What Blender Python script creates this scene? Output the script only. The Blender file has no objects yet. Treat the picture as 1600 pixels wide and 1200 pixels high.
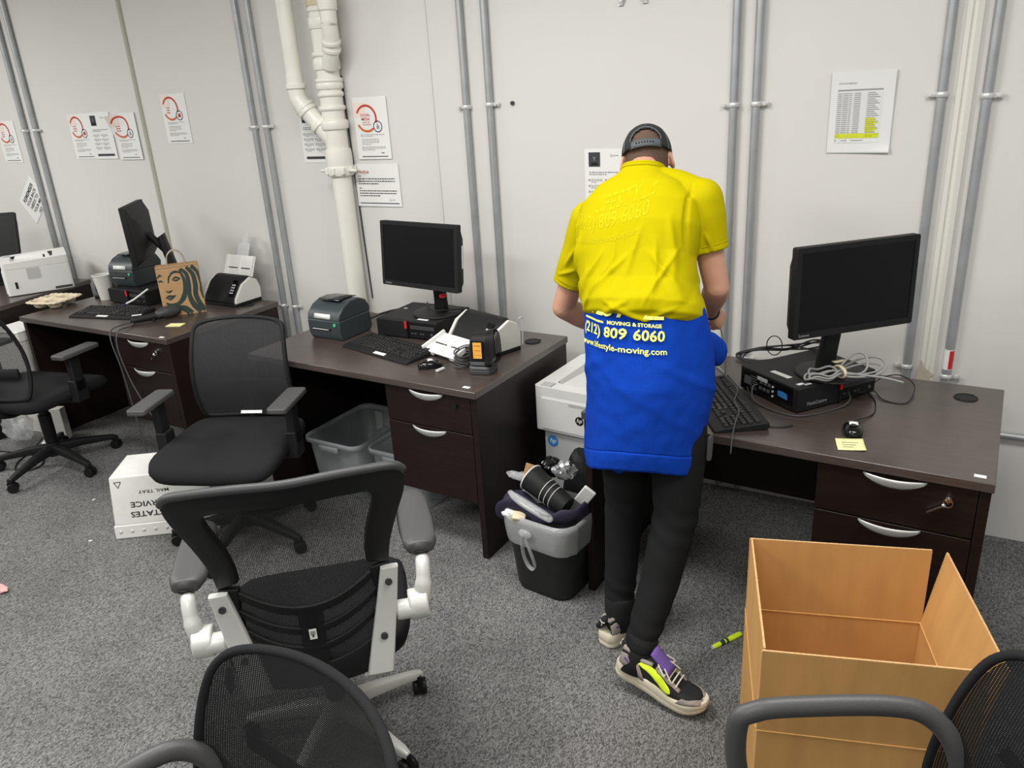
import bpy, bmesh, math, random
from mathutils import Vector, Matrix, noise
from mathutils.bvhtree import BVHTree
random.seed(7)
PI = math.pi
SC = bpy.context.scene
COL = SC.collection

# ------------------------------------------------------------------ camera, world, lights
cam_data = bpy.data.cameras.new('camera')
cam_data.sensor_width = 36.0
cam_data.lens = 1228.876 / 1600 * 36.0
cam_data.clip_start = 0.05
cam = bpy.data.objects.new('camera', cam_data)
COL.objects.link(cam)
right = Vector((0.87378, 0.48289, -0.05775))
up = Vector((-0.12477, 0.33773, 0.93293))
fwd = Vector((-0.47002, 0.80796, -0.35536))
right = fwd.cross(up).normalized(); fwd.normalize(); up = right.cross(fwd)
cm = Matrix((right, up, -fwd)).transposed().to_4x4()
cm.translation = Vector((2.57717, -3.34083, 1.83858))
cam.matrix_world = cm
SC.camera = cam

world = bpy.data.worlds.new('world')
SC.world = world
world.use_nodes = True
wb = world.node_tree.nodes['Background']
wb.inputs['Color'].default_value = (1.0, 0.995, 0.98, 1)
wb.inputs['Strength'].default_value = 0.42

SC.view_settings.view_transform = 'Standard'
SC.view_settings.look = 'None'
SC.view_settings.gamma = 1
SC.view_settings.use_curve_mapping = False
SC.view_settings.exposure = 0.02


def area(name, loc, sx, sy, power, rot=(0, 0, 0), color=(1, 0.985, 0.96)):
    d = bpy.data.lights.new(name, 'AREA')
    d.shape = 'RECTANGLE'; d.size = sx; d.size_y = sy; d.energy = power; d.color = color
    o = bpy.data.objects.new(name, d); o.location = loc; o.rotation_euler = rot
    COL.objects.link(o)
    return o


area('fluorescent_lamp', (2.7, -1.9, 2.93), 1.2, 0.6, 38)
area('fluorescent_lamp', (2.4, -4.3, 2.93), 1.2, 0.6, 40)
area('fluorescent_lamp', (0.75, -1.9, 2.93), 1.2, 0.6, 50)
area('fluorescent_lamp', (-0.2, -3.4, 2.93), 1.2, 0.6, 56)
area('fluorescent_lamp', (-3.5, -2.2, 2.93), 1.2, 0.6, 72)
area('fluorescent_lamp', (-3.0, -4.3, 2.93), 1.2, 0.6, 36)


# ------------------------------------------------------------------ materials
def lin(c):
    r = []
    for x in c:
        x /= 255.0
        r.append(x / 12.92 if x <= 0.04045 else ((x + 0.055) / 1.055) ** 2.4)
    return tuple(r)


def mat(name, rgb, rough=0.5, metal=0.0, vary=None, bump=None, spec=0.5, alpha=None, trans=None):
    """vary=(scale, amount) mixes the colour with a noise; bump=(scale, strength[, stretch])."""
    m = bpy.data.materials.new(name); m.use_nodes = True
    nt = m.node_tree; N = nt.nodes; L = nt.links
    b = N['Principled BSDF']
    c = lin(rgb)
    b.inputs['Base Color'].default_value = (*c, 1)
    b.inputs['Roughness'].default_value = rough
    b.inputs['Metallic'].default_value = metal
    b.inputs['Specular IOR Level'].default_value = spec
    tc = None
    if vary or bump:
        tc = N.new('ShaderNodeTexCoord')
    if vary:
        nz = N.new('ShaderNodeTexNoise'); nz.inputs['Scale'].default_value = vary[0]; nz.inputs['Detail'].default_value = 4
        mp = N.new('ShaderNodeMapping')
        if len(vary) > 2: mp.inputs['Scale'].default_value = vary[2]
        L.new(tc.outputs['Object'], mp.inputs['Vector']); L.new(mp.outputs['Vector'], nz.inputs['Vector'])
        rp = N.new('ShaderNodeMapRange')
        rp.inputs['From Min'].default_value = 0.3; rp.inputs['From Max'].default_value = 0.7
        rp.inputs['To Min'].default_value = 1 - vary[1]; rp.inputs['To Max'].default_value = 1 + vary[1]
        L.new(nz.outputs['Fac'], rp.inputs['Value'])
        mx = N.new('ShaderNodeMix'); mx.data_type = 'RGBA'; mx.blend_type = 'MULTIPLY'
        mx.inputs['Factor'].default_value = 1
        mx.inputs['A'].default_value = (*c, 1)
        cb = N.new('ShaderNodeCombineColor')
        for k in range(3): L.new(rp.outputs['Result'], cb.inputs[k])
        L.new(cb.outputs['Color'], mx.inputs['B'])
        L.new(mx.outputs['Result'], b.inputs['Base Color'])
    if bump:
        n2 = N.new('ShaderNodeTexNoise'); n2.inputs['Scale'].default_value = bump[0]; n2.inputs['Detail'].default_value = 3
        mp2 = N.new('ShaderNodeMapping')
        if len(bump) > 2: mp2.inputs['Scale'].default_value = bump[2]
        L.new(tc.outputs['Object'], mp2.inputs['Vector']); L.new(mp2.outputs['Vector'], n2.inputs['Vector'])
        bp = N.new('ShaderNodeBump'); bp.inputs['Strength'].default_value = bump[1]; bp.inputs['Distance'].default_value = 0.004
        L.new(n2.outputs['Fac'], bp.inputs['Height']); L.new(bp.outputs['Normal'], b.inputs['Normal'])
    if trans is not None:
        b.inputs['Transmission Weight'].default_value = trans
    if alpha is not None:
        b.inputs['Alpha'].default_value = alpha
    return m


def mesh_mat(name, rgb, pitch_u, pitch_v, hole, rough=0.75):
    """woven net: real holes on a grid measured in metres along the cloth."""
    m = mat(name, rgb, rough); nt = m.node_tree; N = nt.nodes; L = nt.links
    uv = N.new('ShaderNodeTexCoord'); sp = N.new('ShaderNodeSeparateXYZ')
    L.new(uv.outputs['UV'], sp.inputs[0])
    outs = []
    for k, p in ((0, pitch_u), (1, pitch_v)):
        a = N.new('ShaderNodeMath'); a.operation = 'MULTIPLY'; a.inputs[1].default_value = 1 / p
        L.new(sp.outputs[k], a.inputs[0])
        f = N.new('ShaderNodeMath'); f.operation = 'FRACT'; L.new(a.outputs[0], f.inputs[0])
        s = N.new('ShaderNodeMath'); s.operation = 'SUBTRACT'; s.inputs[1].default_value = 0.5; L.new(f.outputs[0], s.inputs[0])
        ab = N.new('ShaderNodeMath'); ab.operation = 'ABSOLUTE'; L.new(s.outputs[0], ab.inputs[0])
        g = N.new('ShaderNodeMath'); g.operation = 'GREATER_THAN'; g.inputs[1].default_value = hole[k] / 2; L.new(ab.outputs[0], g.inputs[0])
        outs.append(g)
    mx = N.new('ShaderNodeMath'); mx.operation = 'MAXIMUM'
    L.new(outs[0].outputs[0], mx.inputs[0]); L.new(outs[1].outputs[0], mx.inputs[1])
    L.new(mx.outputs[0], N['Principled BSDF'].inputs['Alpha'])
    return m


def carpet_mat():
    m = mat('carpet', (88, 88, 89), 0.95); nt = m.node_tree; N = nt.nodes; L = nt.links
    b = N['Principled BSDF']; b.inputs['Specular IOR Level'].default_value = 0.1
    tc = N.new('ShaderNodeTexCoord')
    mp = N.new('ShaderNodeMapping'); mp.inputs['Rotation'].default_value = (0, 0, 0.5); mp.inputs['Scale'].default_value = (1, 0.55, 1)
    L.new(tc.outputs['Object'], mp.inputs['Vector'])
    vo = N.new('ShaderNodeTexVoronoi'); vo.inputs['Scale'].default_value = 300; L.new(mp.outputs['Vector'], vo.inputs['Vector'])
    n1 = N.new('ShaderNodeTexNoise'); n1.inputs['Scale'].default_value = 3.0; n1.inputs['Detail'].default_value = 5; L.new(tc.outputs['Object'], n1.inputs['Vector'])
    rp = N.new('ShaderNodeValToRGB')
    e = rp.color_ramp.elements
    e[0].position = 0.0; e[0].color = (*lin((74, 74, 74)), 1); e[1].position = 1.0; e[1].color = (*lin((142, 142, 140)), 1)
    sc = N.new('ShaderNodeSeparateColor'); L.new(vo.outputs['Color'], sc.inputs[0])
    L.new(sc.outputs[0], rp.inputs['Fac'])
    mr = N.new('ShaderNodeMapRange'); mr.inputs['From Min'].default_value = 0.3; mr.inputs['From Max'].default_value = 0.7
    mr.inputs['To Min'].default_value = 0.85; mr.inputs['To Max'].default_value = 1.12
    L.new(n1.outputs['Fac'], mr.inputs['Value'])
    mx = N.new('ShaderNodeVectorMath'); mx.operation = 'SCALE'
    L.new(rp.outputs['Color'], mx.inputs[0]); L.new(mr.outputs['Result'], mx.inputs['Scale'])
    L.new(mx.outputs[0], b.inputs['Base Color'])
    bp = N.new('ShaderNodeBump'); bp.inputs['Strength'].default_value = 0.7; bp.inputs['Distance'].default_value = 0.004; bp.invert = True
    L.new(vo.outputs['Distance'], bp.inputs['Height']); L.new(bp.outputs['Normal'], b.inputs['Normal'])
    return m


def film_mat(name, rgb, alpha, rough=0.15):
    """thin clear plastic: partly see-through with gloss."""
    m = mat(name, rgb, rough, bump=(60, 0.35)); m.node_tree.nodes['Principled BSDF'].inputs['Alpha'].default_value = alpha
    return m


def leather_like(*a, **k): return mat(*a, **k)


M = {
    'wall': mat('wall_paint', (220, 218, 214), 0.6, vary=(1.3, 0.02), bump=(18, 0.06)),
    'ceil': mat('ceiling_paint', (226, 224, 218), 0.8),
    'carpet': carpet_mat(),
    'pipe': mat('cream_pipe_paint', (232, 230, 220), 0.35, vary=(9, 0.035), bump=(35, 0.12)),
    'tarn': mat('bare_brass_band', (206, 192, 160), 0.4),
    'steel': mat('galvanised_steel', (172, 175, 176), 0.42, 0.45, vary=(14, 0.08)),
    'plaster': mat('bare_plaster', (188, 178, 160), 0.9, vary=(40, 0.1)),
    'wood': mat('espresso_laminate', (70, 60, 56), 0.3, spec=1.0, vary=(9, 0.2, (1, 14, 14)), bump=(40, 0.05)),  # desktop base colour lightened to carry the sheen reflected off the wall
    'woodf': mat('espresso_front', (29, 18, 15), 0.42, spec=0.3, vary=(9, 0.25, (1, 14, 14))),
    'edge': mat('dark_edge_band', (24, 19, 18), 0.45),
    'silver': mat('silver_metal', (222, 222, 220), 0.35, 0.3),
    'satin': mat('satin_grey_paint', (214, 215, 210), 0.4, 0.12),
    'chrome': mat('chrome', (220, 220, 222), 0.12, 1.0),
    'blk': mat('black_plastic', (19, 19, 20), 0.5, bump=(300, 0.04), spec=0.3),
    'blkm': mat('black_matte_plastic', (25, 25, 26), 0.6, spec=0.3),
    'blkg': mat('black_gloss_plastic', (14, 14, 15), 0.12),
    'screen': mat('dark_screen', (7, 7, 8), 0.35, spec=0.25),
    'key': mat('keycap', (30, 30, 31), 0.5),
    'dgrey': mat('dark_grey_plastic', (58, 59, 60), 0.5),
    'dgrey2': mat('mid_grey_plastic', (85, 86, 88), 0.5),
    'padgrey': mat('grey_black_pad', (74, 74, 74), 0.45, bump=(250, 0.1)),
    'fabric': mat('black_seat_fabric', (34, 34, 35), 0.9, spec=0.2, bump=(500, 0.3)),
    'netA': mesh_mat('black_net_fine', (46, 46, 48), 0.0042, 0.0030, (0.52, 0.48)),
    'netB': mesh_mat('black_net', (24, 24, 25), 0.0040, 0.0034, (0.66, 0.56)),
    'netC': mesh_mat('black_net_dense', (17, 19, 20), 0.0040, 0.0032, (0.28, 0.26), 0.42),
    'white': mat('white_plastic', (230, 230, 227), 0.45),
    'offw': mat('offwhite_plastic', (214, 213, 206), 0.45),
    'greyw': mat('pale_grey_plastic', (190, 191, 190), 0.5),
    'paper': mat('white_paper', (236, 236, 233), 0.7),
    'ink': mat('grey_ink', (158, 158, 160), 0.8),
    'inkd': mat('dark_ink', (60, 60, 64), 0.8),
    'inkb': mat('black_ink', (26, 26, 28), 0.8),
    'red': mat('red_ink', (196, 66, 48), 0.7),
    'orange': mat('orange_ink', (206, 104, 58), 0.7),
    'peach': mat('peach_ink', (240, 224, 214), 0.7),
    'navy': mat('navy_ink', (38, 40, 86), 0.7),
    'brownred': mat('rust_ink', (150, 76, 50), 0.7),
    'hilite': mat('highlighter_ink', (214, 222, 40), 0.7),
    'postit': mat('pale_yellow_note', (240, 236, 170), 0.8),
    'zebra': mat('slate_teal_plastic', (54, 62, 64), 0.4),
    'zebrad': mat('smoked_window', (30, 34, 38), 0.15),
    'green': mat('green_button', (80, 190, 140), 0.3),
    'amber': mat('amber_label', (240, 176, 70), 0.5, vary=(60, 0.12)),
    'cable': mat('black_cable', (22, 22, 22), 0.5),
    'cablegrey': mat('grey_cable', (150, 150, 148), 0.5),
    'cabledg': mat('dark_grey_cable', (70, 70, 70), 0.5),
    'tape': mat('masking_tape', (216, 206, 170), 0.6),
    'kraft': mat('kraft_paper', (182, 146, 104), 0.8, vary=(30, 0.06)),
    'bagink': mat('dark_green_ink', (48, 62, 56), 0.8),
    'twine': mat('pale_twine', (176, 166, 146), 0.8),
    'pulp': mat('moulded_pulp', (214, 200, 174), 0.95, vary=(60, 0.06), bump=(90, 0.3)),
    'card': mat('cardboard', (204, 156, 95), 0.85, spec=0.2, vary=(7, 0.07, (3, 3, 0.6)), bump=(70, 0.08, (6, 6, 1))),
    'cardedge': mat('cardboard_edge', (205, 166, 116), 0.9, vary=(200, 0.2)),
    'tray': mat('white_corrugated_plastic', (230, 230, 224), 0.5, vary=(30, 0.03)),
    'bin': film_mat('clear_bin_plastic', (196, 202, 204), 0.26, 0.25),
    'binrim': film_mat('clear_bin_rim', (176, 182, 184), 0.5, 0.25),
    'film': film_mat('clear_film', (215, 218, 218), 0.34),
    'liner': film_mat('bin_liner', (200, 202, 202), 0.40, 0.2),
    'basket': mat('black_bin_plastic', (24, 24, 25), 0.5, vary=(14, 0.35), bump=(30, 0.1)),
    'tie': mat('purple_tie_cloth', (36, 30, 54), 0.7, vary=(170, 0.6)),
    'skin': mat('skin', (200, 150, 126), 0.5, vary=(22, 0.06), bump=(160, 0.06)),
    'hair': mat('short_brown_hair', (92, 70, 58), 0.85, vary=(240, 0.3), bump=(420, 0.5)),
    'yellow': mat('yellow_cloth', (182, 169, 0), 0.8, spec=0.08, bump=(500, 0.08)),
    'yellowp': mat('pale_yellow_print', (192, 179, 10), 0.7, spec=0.1),
    'blue': mat('blue_sweatshirt', (12, 62, 168), 0.9, spec=0.12, vary=(120, 0.06), bump=(420, 0.2)),
    'yprint': mat('yellow_print', (243, 244, 110), 0.6),
    'trouser': mat('charcoal_jersey', (26, 27, 28), 0.9, spec=0.2, bump=(450, 0.15)),
    'sock': mat('black_sock', (18, 18, 19), 0.9),
    'capm': mat('black_cap_cloth', (32, 34, 34), 0.85, bump=(600, 0.25)),
    'stitch': mat('pale_stitch', (150, 152, 150), 0.8),
    'strap': mat('grey_strap', (82, 86, 90), 0.55),
    'sole': mat('cream_rubber', (222, 214, 190), 0.6, vary=(30, 0.05)),
    'shoegrey': mat('taupe_suede', (150, 141, 134), 0.85, vary=(60, 0.06)),
    'shoeblk': mat('black_shoe_mesh', (24, 24, 25), 0.8, bump=(300, 0.3)),
    'neon': mat('neon_yellow', (222, 248, 40), 0.5),
    'purple': mat('purple_suede', (104, 78, 150), 0.8),
    'lace': mat('cream_lace', (220, 214, 200), 0.8),
    'bluest': mat('blue_sticker', (52, 130, 200), 0.5),
    'logo': mat('grey_lettering', (150, 152, 154), 0.5),
    'redst': mat('red_tag', (214, 34, 34), 0.4),
    'pink': mat('pink_scrap', (214, 170, 166), 0.8),
    'foil': mat('crumpled_foil', (190, 192, 194), 0.25, 0.7, bump=(60, 0.8)),
}


# ------------------------------------------------------------------ mesh helpers
def text_geo(s, size, bold=0.0, shear=0.0, align='CENTER'):
    cu = bpy.data.curves.new('lettering', 'FONT')
    cu.body = s; cu.size = size; cu.align_x = align; cu.offset = bold * size; cu.shear = shear; cu.resolution_u = 2
    o = bpy.data.objects.new('lettering', cu)
    me = bpy.data.meshes.new_from_object(o)
    vs = [(v.co.x, v.co.y) for v in me.vertices]; fs = [tuple(p.vertices) for p in me.polygons]
    bpy.data.objects.remove(o); bpy.data.curves.remove(cu); bpy.data.meshes.remove(me)
    return vs, fs


def catmull(pts, n=8, closed=False):
    P = [Vector(p) for p in pts]; out = []
    m = len(P)
    if m < 3 and not closed: return P
    rng = range(m if closed else m - 1)
    for i in rng:
        if closed: p0, p1, p2, p3 = P[i - 1], P[i], P[(i + 1) % m], P[(i + 2) % m]
        else: p0, p1, p2, p3 = P[max(i - 1, 0)], P[i], P[i + 1], P[min(i + 2, m - 1)]
        for k in range(n):
            t = k / n
            out.append(0.5 * ((2 * p1) + (p2 - p0) * t + (2 * p0 - 5 * p1 + 4 * p2 - p3) * t * t + (3 * p1 - p0 - 3 * p2 + p3) * t ** 3))
    if not closed: out.append(P[-1].copy())
    return out


def T(x=0, y=0, z=0, rx=0, ry=0, rz=0):
    return Matrix.Translation((x, y, z)) @ Matrix.Rotation(rz, 4, 'Z') @ Matrix.Rotation(ry, 4, 'Y') @ Matrix.Rotation(rx, 4, 'X')


class MB:
    def __init__(s, T0=None):
        s.v = []; s.f = []; s.m = []; s.uv = {}; s.T = T0 or Matrix()

    def add(s, vs, fs, mi=0, uv=None):
        o = len(s.v)
        s.v += [s.T @ Vector(v) for v in vs]
        if uv:
            for i, q in enumerate(uv): s.uv[o + i] = q
        for f in fs:
            s.f.append(tuple(o + i for i in f)); s.m.append(mi)
        return s

    def box(s, c, d, mi=0, R=None, taper=None):
        x, y, z = d[0] / 2, d[1] / 2, d[2] / 2
        vs = []
        for sz in (-1, 1):
            k = taper if (taper and sz > 0) else (1, 1)
            for sy, sx in ((-1, -1), (-1, 1), (1, 1), (1, -1)):
                p = Vector((sx * x * k[0], sy * y * k[1], sz * z))
                if R: p = R @ p
                vs.append(Vector(c) + p)
        return s.add(vs, [(3, 2, 1, 0), (4, 5, 6, 7), (0, 1, 5, 4), (1, 2, 6, 5), (2, 3, 7, 6), (3, 0, 4, 7)], mi)

    def prism(s, poly, h, mi=0, X=None, capm=None):
        """poly in local xy extruded z 0..h, moved by X"""
        X = X or Matrix(); n = len(poly)
        vs = [X @ Vector((p[0], p[1], 0)) for p in poly] + [X @ Vector((p[0], p[1], h)) for p in poly]
        s.add(vs, [tuple(range(n))[::-1], tuple(range(n, 2 * n))], mi if capm is None else capm)
        o = len(s.v) - 2 * n
        for i in range(n):
            s.f.append((o + i, o + (i + 1) % n, o + n + (i + 1) % n, o + n + i)); s.m.append(mi)
        return s

    def loft(s, rings, mi=0, cap=True, closed=False):
        n = len(rings[0]); vs = [p for r in rings for p in r]; fs = []
        R = len(rings)
        for j in range(R if closed else R - 1):
            a = j * n; b = ((j + 1) % R) * n
            for i in range(n):
                fs.append((a + i, a + (i + 1) % n, b + (i + 1) % n, b + i))
        if cap and not closed:
            fs.append(tuple(range(n))[::-1]); fs.append(tuple(range((R - 1) * n, R * n)))
        return s.add(vs, fs, mi)

    def tube(s, pts, r, n=8, mi=0, cap=True, closed=False, flat=None):
        P = [Vector(p) for p in pts]; m = len(P)
        rr = r if isinstance(r, (list, tuple)) else [r] * m
        rings = []; nrm = None
        for i in range(m):
            if closed: t = P[(i + 1) % m] - P[i - 1]
            else: t = P[min(i + 1, m - 1)] - P[max(i - 1, 0)]
            if t.length < 1e-9: t = Vector((0, 0, 1))
            t.normalize()
            if nrm is None:
                a = Vector((0, 0, 1)) if abs(t.z) < 0.9 else Vector((1, 0, 0))
                nrm = (a - t * a.dot(t)).normalized()
            else:
                nrm = nrm - t * nrm.dot(t)
                nrm = nrm.normalized() if nrm.length > 1e-6 else t.orthogonal().normalized()
            bn = t.cross(nrm)
            k = flat if flat else (1, 1)
            rings.append([P[i] + nrm * math.cos(2 * PI * q / n) * rr[i] * k[0] + bn * math.sin(2 * PI * q / n) * rr[i] * k[1] for q in range(n)])
        return s.loft(rings, mi, cap, closed)

    def limb(s, pts, r, n=16, mi=0):
        """tube with round ends"""
        P = [Vector(p) for p in pts]
        a = (P[0] - P[1]).normalized(); b = (P[-1] - P[-2]).normalized()
        q = []; rr = []
        for t in (0.98, 0.8, 0.45): q.append(P[0] + a * r[0] * t); rr.append(r[0] * math.sqrt(1 - t * t))
        q += P; rr += list(r)
        for t in (0.45, 0.8, 0.98): q.append(P[-1] + b * r[-1] * t); rr.append(r[-1] * math.sqrt(1 - t * t))
        return s.tube(q, rr, n, mi)

    def lathe(s, prof, n=24, mi=0, X=None, cap=True):
        X = X or Matrix()
        rings = [[X @ Vector((r * math.cos(2 * PI * i / n), r * math.sin(2 * PI * i / n), z)) for i in range(n)] for r, z in prof]
        return s.loft(rings, mi, cap)

    def cyl(s, c, r, h, axis='Z', n=20, mi=0, r2=None):
        X = Matrix.Translation(c)
        if axis == 'X': X = X @ Matrix.Rotation(PI / 2, 4, 'Y')
        if axis == 'Y': X = X @ Matrix.Rotation(-PI / 2, 4, 'X')
        return s.lathe([(r, -h / 2), (r if r2 is None else r2, h / 2)], n, mi, X)

    def ball(s, c, r, mi=0, n=16, k=10, X=None):
        r = r if isinstance(r, (list, tuple)) else (r, r, r)
        rings = []
        for j in range(1, k):
            a = -PI / 2 + PI * j / k
            rings.append([Vector((r[0] * math.cos(a) * math.cos(2 * PI * i / n), r[1] * math.cos(a) * math.sin(2 * PI * i / n), r[2] * math.sin(a))) for i in range(n)])
        X = Matrix.Translation(c) @ (X or Matrix())
        return s.loft([[X @ p for p in R] for R in rings], mi)

    def grid(s, P, nu, nv, mi=0, uv=None, flip=False):
        """P(i/nu, j/nv) -> point"""
        vs = [P(i / nu, j / nv) for j in range(nv + 1) for i in range(nu + 1)]
        us = [uv(i / nu, j / nv) for j in range(nv + 1) for i in range(nu + 1)] if uv else None
        fs = []
        for j in range(nv):
            for i in range(nu):
                a = j * (nu + 1) + i
                q = (a, a + 1, a + nu + 2, a + nu + 1)
                fs.append(q[::-1] if flip else q)
        return s.add(vs, fs, mi, us)

    def patch(s, outline, F, mi=0, k=8, centre=None):
        """outline: 2-D loop; F(u, v) -> point; filled by shrinking loops, uv = (u, v)"""
        n = len(outline)
        c = centre or (sum(p[0] for p in outline) / n, sum(p[1] for p in outline) / n)
        vs = []; us = []; fs = []
        for j in range(k):
            t = 1 - j / k
            for p in outline:
                q = (c[0] + (p[0] - c[0]) * t, c[1] + (p[1] - c[1]) * t); vs.append(F(*q)); us.append(q)
        vs.append(F(*c)); us.append(c)
        for j in range(k - 1):
            for i in range(n):
                fs.append((j * n + i, j * n + (i + 1) % n, (j + 1) * n + (i + 1) % n, (j + 1) * n + i))
        for i in range(n): fs.append(((k - 1) * n + i, (k - 1) * n + (i + 1) % n, k * n))
        return s.add(vs, fs, mi, us)

    def strip(s, A, B, F, mi=0, k=3):
        """band between two matching 2-D loops"""
        n = len(A); vs = []; us = []; fs = []
        for j in range(k + 1):
            t = j / k
            for a, b in zip(A, B):
                q = (a[0] + (b[0] - a[0]) * t, a[1] + (b[1] - a[1]) * t); vs.append(F(*q)); us.append(q)
        for j in range(k):
            for i in range(n):
                fs.append((j * n + i, j * n + (i + 1) % n, (j + 1) * n + (i + 1) % n, (j + 1) * n + i))
        return s.add(vs, fs, mi, us)

    def text(s, body, size, X=None, mi=0, bold=0.0, shear=0.0, align='CENTER', F=None):
        vs, fs = text_geo(body, size, bold, shear, align)
        X = X or Matrix()
        pts = [X @ Vector((a, b, 0)) for a, b in vs]
        if F: pts = [F(p.x, p.y) for p in pts]
        return s.add(pts, fs, mi)

    def build(s, name, mats, parent=None, bevel=0, segs=2, smooth=35, solid=0, offset=-1, sub=0, remesh=0, relax=0, post=None):
        me = bpy.data.meshes.new(name)
        me.from_pydata(s.v, [], s.f)
        if not isinstance(mats, (list, tuple)): mats = [mats]
        for m in mats: me.materials.append(M[m] if isinstance(m, str) else m)
        me.polygons.foreach_set('material_index', s.m)
        if s.uv:
            ul = me.uv_layers.new(name='UVMap')
            for lp in me.loops: ul.data[lp.index].uv = s.uv.get(lp.vertex_index, (0, 0))
        me.validate(); me.update()
        bm = bmesh.new(); bm.from_mesh(me)
        if not solid: bmesh.ops.recalc_face_normals(bm, faces=bm.faces)
        bm.to_mesh(me); bm.free()
        o = bpy.data.objects.new(name, me); COL.objects.link(o)
        if remesh:
            md = o.modifiers.new('r', 'REMESH'); md.mode = 'VOXEL'; md.voxel_size = remesh
            if relax:
                ms = o.modifiers.new('s', 'SMOOTH'); ms.factor = 0.5; ms.iterations = relax
            dg = bpy.context.evaluated_depsgraph_get()
            m2 = bpy.data.meshes.new_from_object(o.evaluated_get(dg))
            o.modifiers.clear(); o.data = m2; bpy.data.meshes.remove(me); me = m2; me.name = name
            if not me.materials:
                for m in mats: me.materials.append(M[m] if isinstance(m, str) else m)
            if post: post(me)
        if smooth:
            me.polygons.foreach_set('use_smooth', [True] * len(me.polygons))
            if smooth < 180: me.set_sharp_from_angle(angle=math.radians(smooth))
        if solid:
            md = o.modifiers.new('solid', 'SOLIDIFY'); md.thickness = solid; md.offset = offset
        if bevel:
            md = o.modifiers.new('bevel', 'BEVEL'); md.width = bevel; md.segments = segs; md.limit_method = 'ANGLE'; md.angle_limit = math.radians(40)
        if sub:
            md = o.modifiers.new('sub', 'SUBSURF'); md.levels = sub; md.render_levels = sub
        if parent: o.parent = parent
        return o


def tag(o, label, cat, group=None):
    o['label'] = label; o['category'] = cat
    if group: o['group'] = group
    return o


def thing(name, label, cat, loc=(0, 0, 0), rz=0, group=None):
    o = bpy.data.objects.new(name, None); COL.objects.link(o)
    o.empty_display_size = 0.1
    o.location = loc; o.rotation_euler = (0, 0, rz)
    return tag(o, label, cat, group)


def struct(o):
    o['kind'] = 'structure'; return o


def copy_tree(o, parent=None):
    c = o.copy(); COL.objects.link(c)
    if parent: c.parent = parent
    for ch in o.children: copy_tree(ch, c)
    return c


def rrect(w, h, r, n=5, cx=0, cy=0):
    out = []
    for qx, qy, a0 in ((1, 1, 0), (-1, 1, PI / 2), (-1, -1, PI), (1, -1, 1.5 * PI)):
        for k in range(n + 1):
            a = a0 + PI / 2 * k / n
            out.append((cx + qx * (w / 2 - r) + r * math.cos(a), cy + qy * (h / 2 - r) + r * math.sin(a)))
    return out


def sgnpow(x, p): return math.copysign(abs(x) ** p, x)


def ring(c, ax, bx, a, b, n=24, p=1.0):
    """closed cross-section: centre c, half-axes a along ax, b along bx"""
    c = Vector(c); ax = Vector(ax).normalized(); bx = Vector(bx).normalized()
    return [c + ax * a * sgnpow(math.cos(2 * PI * i / n), p) + bx * b * sgnpow(math.sin(2 * PI * i / n), p) for i in range(n)]


def cable(name, label, pts, r, m, n=6, group=None, cat='cable', res=8):
    b = MB(); b.tube(catmull(pts, res), r, n)
    return tag(b.build(name, m, smooth=180), label, cat, group)
# ------------------------------------------------------------------ the setting
b = MB(); b.grid(lambda u, v: Vector((-6 + 11 * u, -6.5 + 6.6 * v, 0)), 1, 1)
struct(b.build('floor', 'carpet', smooth=0))
b = MB(); b.box((-0.5, 0.06, 1.5), (11, 0.12, 3.0)); struct(b.build('wall_back', 'wall', smooth=0))
b = MB(); b.box((-0.5, -3.2, 3.03), (11, 6.6, 0.06)); struct(b.build('ceiling', 'ceil', smooth=0))

# boxed-out column with eased edges, behind the drain pipe
b = MB(); prof = [(-0.29, 0.0), (-0.285, -0.03), (0.125, -0.036), (0.155, -0.03), (0.28, -0.014), (0.30, 0.0)]
b.prism(prof, 3.0); struct(b.build('trim_1', 'wall', bevel=0.006, smooth=40))
M['seam'] = mat('grey_green_strip', (176, 175, 160), 0.5)
# painted cover strip over the joint between two wall boards
b = MB(); b.prism([(-1.868, 0.0), (-1.866, -0.008), (-1.858, -0.013), (-1.844, -0.013), (-1.838, -0.008), (-1.836, 0)], 3.0)
struct(b.build('trim_2', 'seam', smooth=40))
# dark strip standing in for the shaded gap beside the drain pipe
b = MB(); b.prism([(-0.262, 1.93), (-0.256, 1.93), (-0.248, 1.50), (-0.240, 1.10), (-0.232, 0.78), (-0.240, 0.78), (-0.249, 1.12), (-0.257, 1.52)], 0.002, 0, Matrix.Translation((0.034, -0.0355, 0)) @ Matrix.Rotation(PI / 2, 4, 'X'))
struct(b.build('gap_shade_strip', 'inkd', smooth=0))
# shallow pier at the right with a moulding up its left side
b = MB(); b.prism([(2.515, 0.0), (2.515, -0.014), (2.53, -0.02), (2.536, -0.012), (2.546, -0.012), (2.552, -0.022), (2.566, -0.018), (2.566, 0)], 3.0)
M['mould'] = mat('white_moulding', (224, 222, 214), 0.5)
struct(b.build('trim_3', 'mould', smooth=40))


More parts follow.
